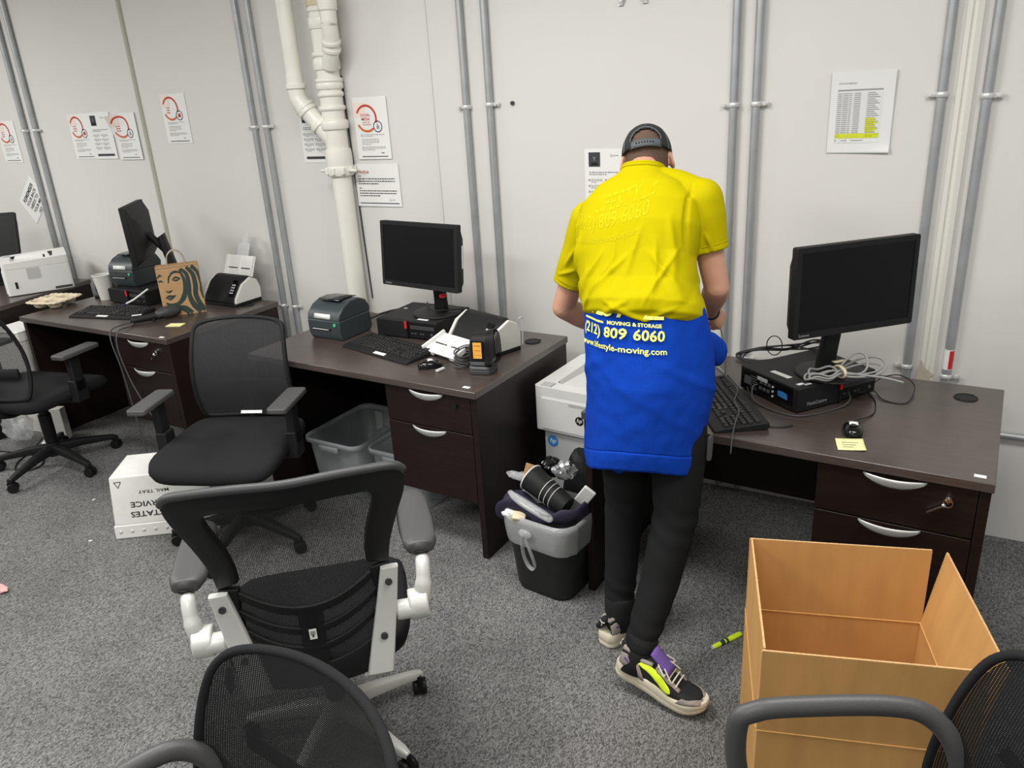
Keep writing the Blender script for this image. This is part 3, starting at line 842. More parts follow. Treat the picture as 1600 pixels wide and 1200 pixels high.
def silver_chair(label, x, y, rz):
    t = thing('armchair_on_casters', label, 'chair', (x, y, 0), rz)
    star_base(t, 'satin', r=0.275, a0=SA0, zc=0.42, hub=0.115, lw=0.044)
    b = MB(); b.box((0, 0.02, 0.405), (0.22, 0.28, 0.03)); b.box((0, 0, 0.385), (0.14, 0.18, 0.05)); b.build('mechanism', 'blkm', t, bevel=0.004)
    b = MB(); seat_geo(b, 0.50, 0.48, 0.42, 0.495, 0.03); b.build('seat', 'fabric', t, smooth=60)
    z0 = 0.445
    def F(u, v): return Vector((u, 0.262 + 0.105 * v + 0.0 - 0.055 * math.sin(PI * min(1, max(0, v / 0.6))) + 0.03 - 1.35 * u * u * (1.0 - 0.72 * min(1, max(0, v / 0.6))), z0 + v))
    half = [(0, .600), (.11, .604), (.20, .602), (.250, .595), (.267, .566), (.261, .51), (.236, .43), (.214, .35), (.206, .29), (.212, .22), (.206, .14), (.190, .06), (.170, .01), (.1, -.005), (0, -.01)]
    win = [(0, .540), (.09, .544), (.155, .543), (.18, .537), (.188, .515), (.182, .48), (.165, .42), (.155, .36), (.153, .31), (.152, .285), (.147, .268), (.13, .25), (.1, .232), (.05, .218), (0, .213)]
    def full(h): return [(p.x, p.y) for p in catmull([(u, v, 0) for u, v in h + [(-u, v) for u, v in h[-2:0:-1]]], 4, True)]
    O, W = full(half), full(win)
    # lower shell is cut by three curved slots each side
    b = MB()
    up_h = half[:9]; up_w = win[:9]
    seq_o = [(-u, v) for u, v in up_h[::-1]] + up_h[1:]; seq_w = [(-u, v) for u, v in up_w[::-1]] + up_w[1:]
    seq_o = [(p.x, p.y) for p in catmull([(u, v, 0) for u, v in seq_o], 4)]; seq_w = [(p.x, p.y) for p in catmull([(u, v, 0) for u, v in seq_w], 4)]
    n = len(seq_o)
    b.grid(lambda s, q: F(*[seq_o[round(s * (n - 1))][k] + (seq_w[round(s * (n - 1))][k] - seq_o[round(s * (n - 1))][k]) * q for k in (0, 1)]), n - 1, 3)
    # side rails beside the slots
    def edge(v):
        hv = [(a[1], a[0]) for a in half[8:14]]
        for (v1, u1), (v2, u2) in zip(hv, hv[1:]):
            if v2 <= v <= v1: return u2 + (u1 - u2) * (v - v2) / (v1 - v2)
        return 0.17
    for s in (-1, 1):
        b.grid(lambda q, r: F(s * (edge(0.29 - 0.28 * r) - (0.05 - 0.012 * r) * q), 0.29 - 0.28 * r), 2, 12)
    b.build('back_frame', 'blk', t, solid=0.02, offset=0, smooth=60, bevel=0.004)
    b = MB()
    for vc, hh, ue in ((0.208, 0.024, 0.165), (0.150, 0.020, 0.17), (0.098, 0.020, 0.165), (0.045, 0.075, 0.16)):
        b.grid(lambda q, r: F((2 * q - 1) * ue, max(-0.005, vc + 2.3 * ((2 * q - 1) * ue) ** 2 - hh / 2 + hh * r) if hh < 0.05 else -0.005 + (0.06 + 1.5 * ((2 * q - 1) * ue) ** 2) * r), 24, 1)
    b.grid(lambda q, r: F(-0.03 + 0.06 * q, 0.0 + 0.215 * r), 2, 10)
    b.build('lumbar_ribs', 'blk', t, solid=0.014, offset=0, smooth=60, bevel=0.003)
    b = MB(); b.patch([(u * 0.95, 0.3 + (v - 0.3) * 0.95) for u, v in O], lambda u, v: F(u, v) + Vector((0, -0.006, 0)), 0, 12, (0, 0.3)); b.build('back_net', 'netB', t, smooth=180)
    b = MB(); b.box(F(0.0, 0.145) + Vector((0.0, 0.0135, 0)), (0.018, 0.001, 0.03)); b.box(F(0, 0.14) + Vector((0, 0.0142, 0)), (0.004, 0.001, 0.006), 1)
    for k in range(4): b.box(F(0, 0.145) + Vector((0, 0.0142, -0.001 + k * 0.003)), (0.012, 0.001, 0.001), 1)
    b.build('sticker', ['paper', 'inkd'], t)['label'] = 'small white printed sticker'
    # rounded rim; its dark grey paints in the highlight along the top edge
    b = MB(); b.tube([F(u, v) for u, v in sorted(q for q in O if q[1] > 0.575)], 0.0112, 8); b.build('top_rim', 'dgrey', t, smooth=180)
    for s in (-1, 1):
        # flat silver bracket from the back down to the seat
        a = MB(); q = [F(s * uu, v) + Vector((s * 0.004, 0.024, 0)) for v, uu in ((0.285, 0.202), (0.19, 0.186), (0.09, 0.166), (0.0, 0.148))]; q.append(Vector((s * 0.14, 0.25, 0.41)))
        a.loft([ring(p_, (1, 0, 0), (0, 1, 0.1), w_, 0.013, 20, 0.35) for p_, w_ in zip(q, (0.022, 0.026, 0.030, 0.034, 0.032))])
        br = a.build('bracket', 'satin', t, smooth=50)
        for v, uu in ((0.25, 0.196), (0.10, 0.168)):
            a = MB(); a.cyl(F(s * uu, v) + Vector((s * 0.004, 0.038, 0)), 0.009, 0.012, 'Y', 14); a.build('bolt_cap', 'dgrey', br)
        # pivot boss and arm
        a = MB(); a.cyl((s * 0.268, 0.225, 0.585), 0.040, 0.05, 'X', 28); a.cyl((s * 0.235, 0.24, 0.585), 0.026, 0.05, 'X', 18); pv = a.build('pivot', 'satin', t, bevel=0.005)
        a = MB(); a.tube(catmull([(s * 0.275, 0.225, 0.585), (s * 0.288, 0.215, 0.64), (s * 0.293, 0.185, 0.69), (s * 0.293, 0.12, 0.706)], 6), [0.026] * 7 + [0.022] * 6 + [0.018] * 6, 12, flat=(0.85, 0.8)); a.build('arm_support', 'satin', t, smooth=60)
        a = MB(); rings = []
        for yy, ww, zz in ((0.185, 0.022, 0), (0.178, 0.036, 0), (0.15, 0.045, 0), (0.05, 0.047, 0.002), (-0.06, 0.044, 0.002), (-0.11, 0.038, -0.004), (-0.135, 0.024, -0.012), (-0.142, 0.012, -0.016)):
            rings.append([Vector((s * 0.293 + ww * sgnpow(math.cos(2 * PI * i / 20), 0.8), yy, 0.722 + zz + 0.021 * sgnpow(math.sin(2 * PI * i / 20), 0.7))) for i in range(20)])
        a.loft(rings); ap = a.build('arm_pad', 'padgrey', t, smooth=180)
        a = MB(); a.tube([Vector((s * 0.293 + 0.0465 * sgnpow(math.cos(2 * PI * i / 28), 0.8) * 1.01, 0.022 + 0.166 * sgnpow(math.sin(2 * PI * i / 28), 0.75), 0.712)) for i in range(28)], 0.003, 6, closed=True); a.build('piping', 'blk', ap)
    b = MB(); b.ball((0.27, 0.07, 0.33), (0.012, 0.03, 0.04)); b.tube([(0.2, 0.06, 0.40), (0.26, 0.07, 0.36)], 0.006, 6); b.build('tilt_paddle', 'blk', t, smooth=180)
    return t


SA0 = -2.727
silver_chair('black net office chair with silver arms and silver base, seen from behind', 1.115, -1.995, PI + 0.72)


def loop_chair(label, x, y, rz, a0=0.2):
    t = thing('loop_arm_chair', label, 'chair', (x, y, 0), rz, 'black net chairs with loop arms in the foreground')
    star_base(t, 'blkm', r=0.29, a0=a0, zc=0.42)
    b = MB(); b.box((0, 0.02, 0.405), (0.2, 0.24, 0.03)); b.build('mechanism', 'blkm', t, bevel=0.004)
    b = MB(); seat_geo(b, 0.48, 0.46, 0.42, 0.485, 0.03); b.build('seat', 'fabric', t, smooth=60)
    H = LC_H
    half = [(0, H), (.12, H - .001), (.20, H - .010), (.238, H - .034), (.255, H - .085), (.262, H - .2), (.265, .13), (.255, .045), (.225, -.002), (.12, -.02), (0, -.022)]
    out = [(p.x, p.y) for p in catmull([(u, v, 0) for u, v in half + [(-u, v) for u, v in half[-2:0:-1]]], 5, True)]
    inn = [(u * 0.9, 0.2 + (v - 0.2) * 0.92) for u, v in out]
    def F(u, v): return Vector((u, 0.235 + 0.148 * v - 0.03 * math.sin(PI * min(1, max(0, v / H))) - 1.28 * u * u, 0.50 + v))
    b = MB(); b.patch([(u * 0.97, 0.2 + (v - 0.2) * 0.98) for u, v in out], F, 0, 14, (0, 0.2)); b.build('back_net', 'netC', t, smooth=180)
    b = MB(); b.tube([F(u, v) for u, v in out], 0.0085, 10, closed=True, flat=(1.0, 1.1)); b.build('back_rim', 'fabric', t, smooth=180)
    # moulded lumbar frame behind the net
    b = MB()
    for vv, kk in ((0.10, 0.22), (0.21, 0.2)): b.tube([F(u, vv + 1.2 * u * u) + Vector((0, 0.03, 0)) for u in [(-1 + 2 * q / 12) * kk for q in range(13)]], 0.011, 8, flat=(1.6, 0.7))
    b.tube(catmull([(0, 0.06, 0.39), (0, 0.2, 0.395), (0, 0.275, 0.46), (0, 0.30, 0.6), (0, 0.31, 0.72)], 6), 0.018, 10, flat=(0.9, 2.2)); b.build('back_support', 'blkm', t, smooth=60)
    for s in (-1, 1):
        a = MB(); a.tube(catmull([(s * 0.215, 0.19, 0.60), (s * 0.235, 0.17, 0.72), (s * 0.258, 0.13, 0.775), (s * 0.27, 0.06, 0.79), (s * 0.275, -0.10, 0.785), (s * 0.275, -0.165, 0.775), (s * 0.275, -0.195, 0.745), (s * 0.272, -0.185, 0.62), (s * 0.262, -0.11, 0.46), (s * 0.235, -0.07, 0.41), (s * 0.1, -0.05, 0.40)], 6), 0.0165, 12, flat=(0.9, 1.15))
        a.build('loop_arm', 'padgrey', t, smooth=180)
    return t


LC_H = 0.455
loop_chair('black net chair at the bottom left of the foreground, before the silver-armed chair', 1.72, -2.90, -0.22)
loop_chair('black net chair at the bottom right corner, its arm before the cardboard box', 2.640, -2.375, -1.115)
# ------------------------------------------------------------------ things on the desks
DZ = 0.75
FRONT = Matrix.Rotation(PI / 2, 4, 'X')


def keyboard(label, x, y, rz, z=DZ, stick=0.0):
    t = thing('keyboard', label, 'keyboard', (x, y, z), rz, 'black desktop keyboards')
    b = MB(); pr = [(-0.09, 0), (-0.09, 0.008), (-0.06, 0.014), (0.075, 0.025), (0.089, 0.025), (0.09, 0.006), (0.08, 0)]
    b.prism(pr, 0.456, 0, Matrix.Translation((-0.228, 0, 0)) @ Matrix(((0, 0, 1, 0), (1, 0, 0, 0), (0, 1, 0, 0), (0, 0, 0, 1)))); b.build('base', 'blkm', t, bevel=0.003)
    kb = MB(); kb.box((0, 0, 0.0035), (0.0165, 0.0165, 0.007), taper=(0.76, 0.78))
    src = kb.build('key', 'key', t, bevel=0.001, segs=1)
    u = 0.0193; slope = math.atan2(0.011, 0.135)
    rows = [
        (5, [(0, 1), (2, 1), (3, 1), (4, 1), (5, 1), (6.5, 1), (7.5, 1), (8.5, 1), (9.5, 1), (11, 1), (12, 1), (13, 1), (14, 1), (15.25, 1), (16.25, 1), (17.25, 1), (18.5, 1), (19.5, 1), (20.5, 1), (21.5, 1)]),
        (4, [(k, 1) for k in range(13)] + [(13, 2)] + [(15.25 + k, 1) for k in range(3)] + [(18.5 + k, 1) for k in range(4)]),
        (3, [(0, 1.5)] + [(1.5 + k, 1) for k in range(12)] + [(13.5, 1.5)] + [(15.25 + k, 1) for k in range(3)] + [(18.5 + k, 1) for k in range(4)]),
        (2, [(0, 1.75)] + [(1.75 + k, 1) for k in range(11)] + [(12.75, 2.25)] + [(18.5 + k, 1) for k in range(3)]),
        (1, [(0, 2.25)] + [(2.25 + k, 1) for k in range(10)] + [(12.25, 2.75)] + [(16.25, 1)] + [(18.5 + k, 1) for k in range(4)]),
        (0, [(0, 1.25), (1.25, 1.25), (2.5, 1.25), (3.75, 6.25), (10, 1.25), (11.25, 1.25), (12.5, 1.25), (13.75, 1.25), (15.25, 1), (16.25, 1), (17.25, 1), (18.5, 2), (20.5, 1), (21.5, 1)])]
    first = True
    for r, ks in rows:
        yy = -0.046 + r * u + (0.006 if r == 5 else 0); zz = 0.0135 + (yy + 0.06) * 0.0815
        for p, w in ks:
            o = src if first else src.copy()
            if not first: COL.objects.link(o); o.parent = t
            first = False
            o.location = (-0.217 + (p + w / 2) * u, yy, zz); o.rotation_euler = (slope, 0, 0); o.scale = (w * 1.0 + (w - 1) * 0.15, 1, 1)
    b = MB(); b.box((stick, -0.0745, 0.0125), (0.075, 0.018, 0.001), R=Matrix.Rotation(0.2, 3, 'X')); b.build('label_strip', 'paper', t)['label'] = 'white label strip'
    return t


keyboard('black keyboard on the middle desk beside the label printer', 0.402, -0.688, -0.236, stick=0.03)
keyboard('black keyboard beside the person on the right desk', 1.935, -0.79, -1.03, stick=-0.4)
keyboard('black keyboard beside the cup carrier on the far left desk', -1.56, -0.69, 0.20, stick=0.0)
for o in list(bpy.data.objects):  # the right keyboard shows no label
    if o.name.startswith('label_strip') and o.parent and o.parent.get('label', '').startswith('black keyboard beside the person'): bpy.data.objects.remove(o)


def computer(label, x, y, rz, name=False, w=0.34, d=0.29, h=0.088, z=DZ, sticks=(), ports=False):
    t = thing('desktop_computer', label, 'computer', (x, y, z), rz, 'small black desktop computers')
    b = MB(); b.box((0, 0, h / 2 + 0.002), (w, d, h - 0.004)); b.build('case', 'blkm', t, bevel=0.003)
    yf = -d / 2
    b = MB(); b.box((-w * 0.235, yf - 0.006, h / 2 + 0.002), (w * 0.52, 0.012, h - 0.008)); b.box((w * 0.02, yf - 0.009, h * 0.5), (0.006, 0.016, h - 0.008))
    if name: b.text('ThinkCentre', 0.017, Matrix.Translation((-w * 0.26, yf - 0.0125, h * 0.24)) @ FRONT, 1, 0.01)
    b.build('front_cover', ['blkm', 'logo'], t, bevel=0.0 if name else 0.002)
    b = MB(); b.box((w * 0.265, yf - 0.003, h / 2 + 0.002), (w * 0.46, 0.006, h - 0.01)); b.build('drive_panel', 'blk', t, bevel=0.002)
    b = MB(); b.box((w * 0.27, yf - 0.0075, h * 0.66), (w * 0.40, 0.004, 0.017)); b.build('disc_tray', 'dgrey', t, bevel=0.001)
    b = MB()
    for k in range(2): b.box((w * 0.10 + k * 0.018, yf - 0.0065, h * 0.33), (0.012, 0.002, 0.005))
    for k in range(2): b.cyl((w * 0.24 + k * 0.014, yf - 0.0065, h * 0.33), 0.004, 0.002, 'Y', 10)
    b.cyl((w * 0.42, yf - 0.0065, h * 0.35), 0.006, 0.003, 'Y', 12); b.build('port', 'dgrey2', t)
    b = MB(); b.box((w * 0.02, yf - 0.018, h * 0.80), (0.011, 0.004, 0.034)); b.build('red_tab', 'redst', t)['label'] = 'red tab'
    for sx, sy, sw, sd, sr in sticks:
        b = MB(); b.box((0, 0, 0), (sw, sd, 0.0006)); s = b.build('label_strip', 'paper', t); s['label'] = 'white label strip'; s.location = (sx, sy, h + 0.0004); s.rotation_euler = (0, 0, sr)
    if ports:
        b = MB(); xl = -w / 2
        b.box((xl - 0.001, 0.0, h / 2), (0.002, d - 0.02, h - 0.014), 0)
        for k in range(3):
            for q in range(2):
                b.box((xl - 0.0025, 0.028 - k * 0.02 - q * 0.004, h * (0.42 + 0.26 * q)), (0.003, 0.013, 0.011), 1)
        for k in range(3): b.cyl((xl - 0.003, -0.035, h * 0.3 + k * 0.017), 0.004, 0.004, 'X', 10, 3)
        b.box((xl - 0.0025, 0.095, h * 0.52), (0.003, 0.035, 0.03), 1)
        for k in range(6): b.box((xl - 0.0025, 0.065, h * 0.25 + k * 0.009), (0.003, 0.03, 0.003), 1)
        b.box((xl - 0.003, 0.02, h * 0.8), (0.003, 0.05, 0.012), 3)
        b.prism([(-0.022, -0.009), (0.022, -0.012), (0.02, 0.007), (0.0, 0.011), (-0.024, 0.008)], 0.002, 2, Matrix.Translation((xl - 0.0035, -0.085, h * 0.55)) @ Matrix.Rotation(-PI / 2, 4, 'Z') @ FRONT)
        b.build('port_panel', ['blkg', 'dgrey2', 'bluest', 'greyw'], t)
    b = MB()
    for sx in (-1, 1):
        for sy in (-1, 1): b.cyl((sx * (w / 2 - 0.03), sy * (d / 2 - 0.03), 0.0015), 0.01, 0.003)
    b.build('feet', 'blk', t)
    return t


computer('black desktop computer under the middle monitor with a red tab', 0.377, -0.36, 0.0, sticks=((0.075, -0.115, 0.06, 0.018, -0.05), (-0.13, 0.03, 0.02, 0.012, 0.1)))
computer('black desktop computer on the right desk with ports and a blue sticker facing the keyboard', 2.171, -0.548, 0.915, name=True, w=0.355, d=0.278, sticks=((-0.125, -0.01, 0.022, 0.085, 0.05), (-0.135, -0.115, 0.026, 0.014, 0), (-0.115, -0.128, 0.026, 0.012, 0)), ports=True)
computer('black desktop computer beneath the far label printer', -1.665, -0.35, 0.0)


def monitor(label, x, y, rz, z, px, py, pz, w, h, tilt=0.08, name=True, sticker=False, stand='disc', neck_h=None):
    """x, y, z: foot; px, py, pz: panel centre in local axes; screen faces local -y"""
    t = thing('computer_monitor', label, 'monitor', (x, y, z), rz, 'black computer monitors')
    X = T(px, py, pz, -tilt)
    b = MB(X); bz = 0.017
    O = rrect(w, h, 0.006, 3); I = rrect(w - 2 * bz, h - 2 * bz - 0.006, 0.001, 3, 0, 0.003)
    b.strip(O, I, lambda u, v: Vector((u, -0.017, v)), 0, 1)
    b.strip(I, [(u * 0.996, v * 0.996) for u, v in I], lambda u, v: Vector((u, -0.017 if abs(u) > abs(I[0][0]) - 1e-9 or True else 0, v)), 0, 1)
    b.loft([[Vector((u, yy, v)) for u, v in O] for yy in (-0.017, 0.012)], 0, False)
    b.strip([(u, v) for u, v in O], [(u * 0.9, v * 0.9) for u, v in O], lambda u, v: Vector((u, 0.012, v)), 0, 1)
    if name: b.text('Lenovo', 0.013, Matrix.Translation((-w / 2 + 0.04, -0.0176, -h / 2 + 0.0075)) @ FRONT, 1, 0.012)
    b.build('bezel', ['blkm', 'logo'], t, smooth=30)
    b = MB(X); b.box((0, -0.0135, 0.003), (w - 2 * bz + 0.004, 0.004, h - 2 * bz - 0.002)); b.build('screen', 'screen', t)
    b = MB(X); b.loft([[Vector((u * k, yy, v * k2 - dz)) for u, v in rrect(w, h, 0.012, 3)] for yy, k, k2, dz in ((0.008, 0.985, 0.97, 0), (0.016, 0.975, 0.93, 0.002), (0.036, 0.96, 0.70, 0.012), (0.05, 0.62, 0.52, 0.016), (0.052, 0.4, 0.4, 0.016))])
    for k in range(9): b.box((-0.08 + k * 0.02, 0.0525, -h * 0.2), (0.008, 0.002, 0.03))
    b.build('back_shell', 'blkm', t, bevel=0.002)
    if sticker:
        b = MB(X); b.box((w * 0.484, 0.024, h * 0.02), (0.001, 0.014, h * 0.34)); b.build('label_strip', 'paper', t)['label'] = 'white strip on the side'
    if stand == 'disc':
        b = MB(); b.lathe([(0.0, 0.0005), (0.112, 0.0005), (0.118, 0.004), (0.116, 0.008), (0.09, 0.011), (0.0, 0.013)], 40, 0, T(0, 0, 0)); b.build('stand_base', 'blk', t, smooth=40)
        b = MB(); top = Vector((px, py + 0.055, pz - 0.02))
        b.loft([ring(c, (1, 0, 0), (0, 1, 0), a, bb, 20, 0.5) for c, a, bb in ((Vector((0, 0.03, 0.008)), 0.036, 0.02), (Vector((0, 0.03, 0.05)), 0.034, 0.018), (Vector((px * 0.6, 0.026, 0.14)), 0.032, 0.017), (top + Vector((0, 0.0, 0.03)), 0.032, 0.016))])
        b.build('stand_neck', 'blkm', t, smooth=50)
    else:
        b = MB(); b.box((0, 0.0, 0.006), (0.17, 0.17, 0.012)); b.build('stand_base', 'blk', t, bevel=0.004)
        b = MB(); b.loft([ring(c, (1, 0, 0), (0, 0.85, 0.5), a, bb, 20, 0.5) for c, a, bb in ((Vector((0, 0.0, 0.01)), 0.046, 0.022), (Vector((0, -0.035, 0.14)), 0.046, 0.022), (Vector((0, -0.075, 0.36)), 0.046, 0.02), (Vector((0, -0.08, 0.40)), 0.04, 0.02))])
        b.tube([Vector((0, -0.075, 0.315)), Vector((px, py + 0.05, pz - 0.01))], 0.02, 12); b.build('stand_neck', 'blkm', t, smooth=50)
    return t


Z1 = DZ + 0.0885
monitor('black monitor with a white strip on its side on the middle desk', 0.452, -0.352, -0.13, Z1, 0.0, -0.08, 0.292, 0.470, 0.300, 0.09, sticker=True)
monitor('black monitor turned to the right on the right desk', 2.255, -0.585, 0.775, Z1, 0.018, -0.052, 0.318, 0.456, 0.30, 0.02)
monitor('black monitor seen from behind on the far left desk', -1.345, -0.33, -0.88, DZ, 0.0, -0.20, 0.425, 0.40, 0.325, -0.02, name=False, stand='arm')
monitor('black monitor cut by the left edge of the photo behind the laser printer', -3.24, -0.40, 0.62, DZ, 0.02, -0.05, 0.33, 0.46, 0.30, 0.3, name=False)


def label_printer(label, x, y, rz, z, sticker=True):
    t = thing('label_printer', label, 'printer', (x, y, z), rz, 'slate grey label printers')
    YZ = Matrix(((0, 0, 1, 0), (1, 0, 0, 0), (0, 1, 0, 0), (0, 0, 0, 1)))
    w = 0.20
    b = MB(); b.prism([(-0.098, 0.0), (-0.115, 0.035), (-0.115, 0.099), (0.11, 0.099), (0.12, 0.03), (0.105, 0.0)], w, 0, Matrix.Translation((-w / 2, 0, 0)) @ YZ); b.build('lower_body', 'zebra', t, bevel=0.007, segs=3)
    b = MB(); b.prism([(-0.115, 0.095), (-0.106, 0.128), (-0.07, 0.160), (-0.02, 0.178), (0.04, 0.180), (0.09, 0.160), (0.115, 0.12), (0.112, 0.096)], w, 0, Matrix.Translation((-w / 2, 0, 0)) @ YZ); ld = b.build('lid', 'zebra', t, bevel=0.007, segs=3)
    b = MB(); b.grid(lambda u, v: Vector((-0.062 + 0.124 * u, -0.055 + 0.125 * v, 0.1695 + 0.0145 * math.sin(PI * (0.25 + 0.62 * v)))), 2, 8); b.build('window', 'zebrad', ld, solid=0.004, offset=1)
    b = MB(); b.box((-0.015, -0.117, 0.056), (0.12, 0.006, 0.006)); b.box((-0.015, -0.1195, 0.056), (0.10, 0.008, 0.0015), 1); b.build('label_slot', ['blkg', 'paper'], t)
    b = MB(); b.cyl((0.072, -0.1165, 0.08), 0.008, 0.006, 'Y', 16); b.build('feed_button', 'green', t)['label'] = 'green lit button'
    if sticker:
        b = MB(); b.grid(lambda u, v: Vector((-0.055 + 0.1 * u, -0.1125 + 0.006 * v - 0.0012, 0.106 + 0.022 * v)), 1, 1); b.build('label_strip', 'paper', t, solid=0.0006)['label'] = 'white label strip'
    return t


label_printer('slate grey label printer on the middle desk left of the keyboard', 0.008, -0.548, -0.02, DZ)
label_printer('slate grey label printer on top of the far left computer', -1.765, -0.34, 0.10, DZ + 0.0885)


def doc_scanner(label, x, y, rz, chute='front'):
    t = thing('document_scanner', label, 'scanner', (x, y, DZ), rz, 'black and white document scanners')
    YZ = Matrix(((0, 0, 1, 0), (1, 0, 0, 0), (0, 1, 0, 0), (0, 0, 0, 1)))
    w = 0.265
    b = MB(); b.prism([(-0.10, 0.012), (-0.085, 0.05), (-0.03, 0.125), (0.02, 0.155), (0.05, 0.15), (0.085, 0.08), (0.085, 0.012)], w, 0, Matrix.Translation((-w / 2, 0, 0)) @ YZ); b.build('cover', 'blkm', t, bevel=0.016, segs=4)
    b = MB(); b.prism([(-0.105, 0), (-0.10, 0.016), (0.09, 0.016), (0.09, 0)], w + 0.03, 0, Matrix.Translation((-w / 2 - 0.015, 0, 0)) @ YZ); b.build('base', 'blk', t, bevel=0.003)
    for s in (-1, 1):
        b = MB(); b.prism([(-0.098, 0.017), (-0.092, 0.045), (-0.035, 0.118), (0.03, 0.148), (0.075, 0.125), (0.092, 0.08), (0.09, 0.017)], 0.016, 0, Matrix.Translation((s * (w / 2 + 0.009) - 0.008, 0, 0)) @ YZ); b.build('side_panel', 'offw', t, bevel=0.004)['label'] = 'off-white side panel'
    b = MB()
    Xb = Matrix.Translation((w / 2 - 0.035, -0.056, 0.097)) @ Matrix.Rotation(0.93, 4, 'X')
    b.box(Xb @ Vector((0, 0, 0)), (0.036, 0.10, 0.005), 0, R=Matrix.Rotation(0.93, 3, 'X'))
    for k in range(4):
        for q in range(2): b.box(Xb @ Vector((-0.008 + q * 0.016, -0.03 + k * 0.016, 0.003)), (0.009, 0.009, 0.004), 1, R=Matrix.Rotation(0.93, 3, 'X'))
    b.build('button_panel', ['blkg', 'greyw'], t)
    if chute == 'front':
        X = T(-0.035, -0.112, 0.060, 0.34, 0, 0)
        b = MB(X); b.box((0, -0.05, 0), (0.235, 0.135, 0.006)); 
        for s in (-1, 1): b.box((s * 0.112, -0.05, 0.010), (0.012, 0.135, 0.02)); b.box((s * 0.03, -0.05, 0.004), (0.003, 0.11, 0.004), 0)
        b.box((0.0, -0.052, 0.004), (0.005, 0.12, 0.006)); b.box((-0.085, -0.116, -0.004), (0.04, 0.03, 0.005))
        b.box((-0.055, -0.055, 0.0045), (0.08, 0.006, 0.003), 1); b.box((0.055, -0.055, 0.0045), (0.08, 0.006, 0.003), 1)
        b.box((-0.06, -0.112, -0.008), (0.03, 0.012, 0.016)); b.box((0.08, -0.11, -0.008), (0.03, 0.012, 0.016))
        b.build('paper_chute', ['white', 'blk'], t, bevel=0.003)['label'] = 'white paper chute'
        b = MB(); b.tube(catmull([(0.145, 0.085, 0.14), (0.15, 0.10, 0.145), (0.15, 0.105, 0.12), (0.148, 0.10, 0.02)], 5), 0.003, 6); b.build('wire_guide', 'greyw', t)
    else:
        X = T(0, 0.075, 0.14, -0.42, 0, 0)
        b = MB(X); b.box((0, 0, 0.055), (0.235, 0.006, 0.12))
        for s in (-1, 1): b.box((s * 0.11, -0.008, 0.055), (0.01, 0.018, 0.12))
        b.box((0, -0.005, 0.06), (0.006, 0.008, 0.11)); b.box((-0.055, -0.004, 0.04), (0.08, 0.003, 0.006), 1); b.box((0.055, -0.004, 0.04), (0.08, 0.003, 0.006), 1)
        b.build('paper_chute', ['white', 'blk'], t, bevel=0.002)['label'] = 'white paper chute'
        b = MB(X); b.box((0.0, 0.004, 0.15), (0.10, 0.004, 0.08)); b.box((0.0, 0.006, 0.215), (0.05, 0.003, 0.06)); b.build('chute_extension', 'greyw', t, bevel=0.001)
    return t


doc_scanner('document scanner with its white chute folded down on the middle desk', 0.80, -0.515, -0.33)
doc_scanner('document scanner with a raised paper chute behind the brown paper bag', -1.075, -0.245, -0.05, chute='up')

# barcode reader on its stand, its cable wound round it
t = thing('barcode_reader', 'grey barcode reader with an amber panel and wound cable on the middle desk', 'barcode scanner', (0.955, -0.775, DZ), 0.22)
b = MB(); b.prism(rrect(0.098, 0.105, 0.02), 0.02, 0); b.build('foot', 'dgrey', t, bevel=0.004)
b = MB(); b.prism(rrect(0.094, 0.10, 0.02), 0.014, 0, T(0, -0.004, 0.02)); b.prism(rrect(0.092, 0.094, 0.02), 0.018, 0, T(0, 0, 0.037)); b.build('grey_band', 'dgrey2', t, bevel=0.004)['label'] = 'lighter grey bands'
b = MB(); b.loft([[Vector((u * k, v * k2 + dy, z)) for u, v in rrect(0.09, 0.094, 0.014, 4)] for z, k, k2, dy in ((0.055, 1, 1, 0), (0.11, 0.98, 0.96, 0.002), (0.15, 0.9, 0.86, 0.008), (0.162, 0.75, 0.6, 0.012))]); b.build('head', 'blkm', t, smooth=40)
b = MB(); b.box((-0.004, -0.0465, 0.104), (0.052, 0.004, 0.076), 1, R=Matrix.Rotation(-0.03, 3, 'X')); b.box((-0.004, -0.0488, 0.104), (0.036, 0.003, 0.066), 0, R=Matrix.Rotation(-0.03, 3, 'X'))
for k in range(3): b.box((-0.004, -0.0508, 0.085 + k * 0.02), (0.028, 0.0008, 0.002), 2)
b.build('amber_panel', ['amber', 'blkg', 'orange'], t)['label'] = 'amber panel'
b = MB()
for k in range(6):
    dx = 0.028 + 0.006 * k
    b.tube(catmull([(dx, -0.053 - 0.001 * k, 0.07), (dx + 0.004, -0.046, 0.155), (dx * 0.9, 0.0, 0.171 + 0.002 * k), (dx, 0.048, 0.15), (dx + 0.004, 0.054, 0.07), (dx, 0.05, 0.035), (dx, -0.05, 0.045)], 5, True), 0.0026, 6, closed=True)
b.build('wound_cable', 'cable', t, smooth=180)
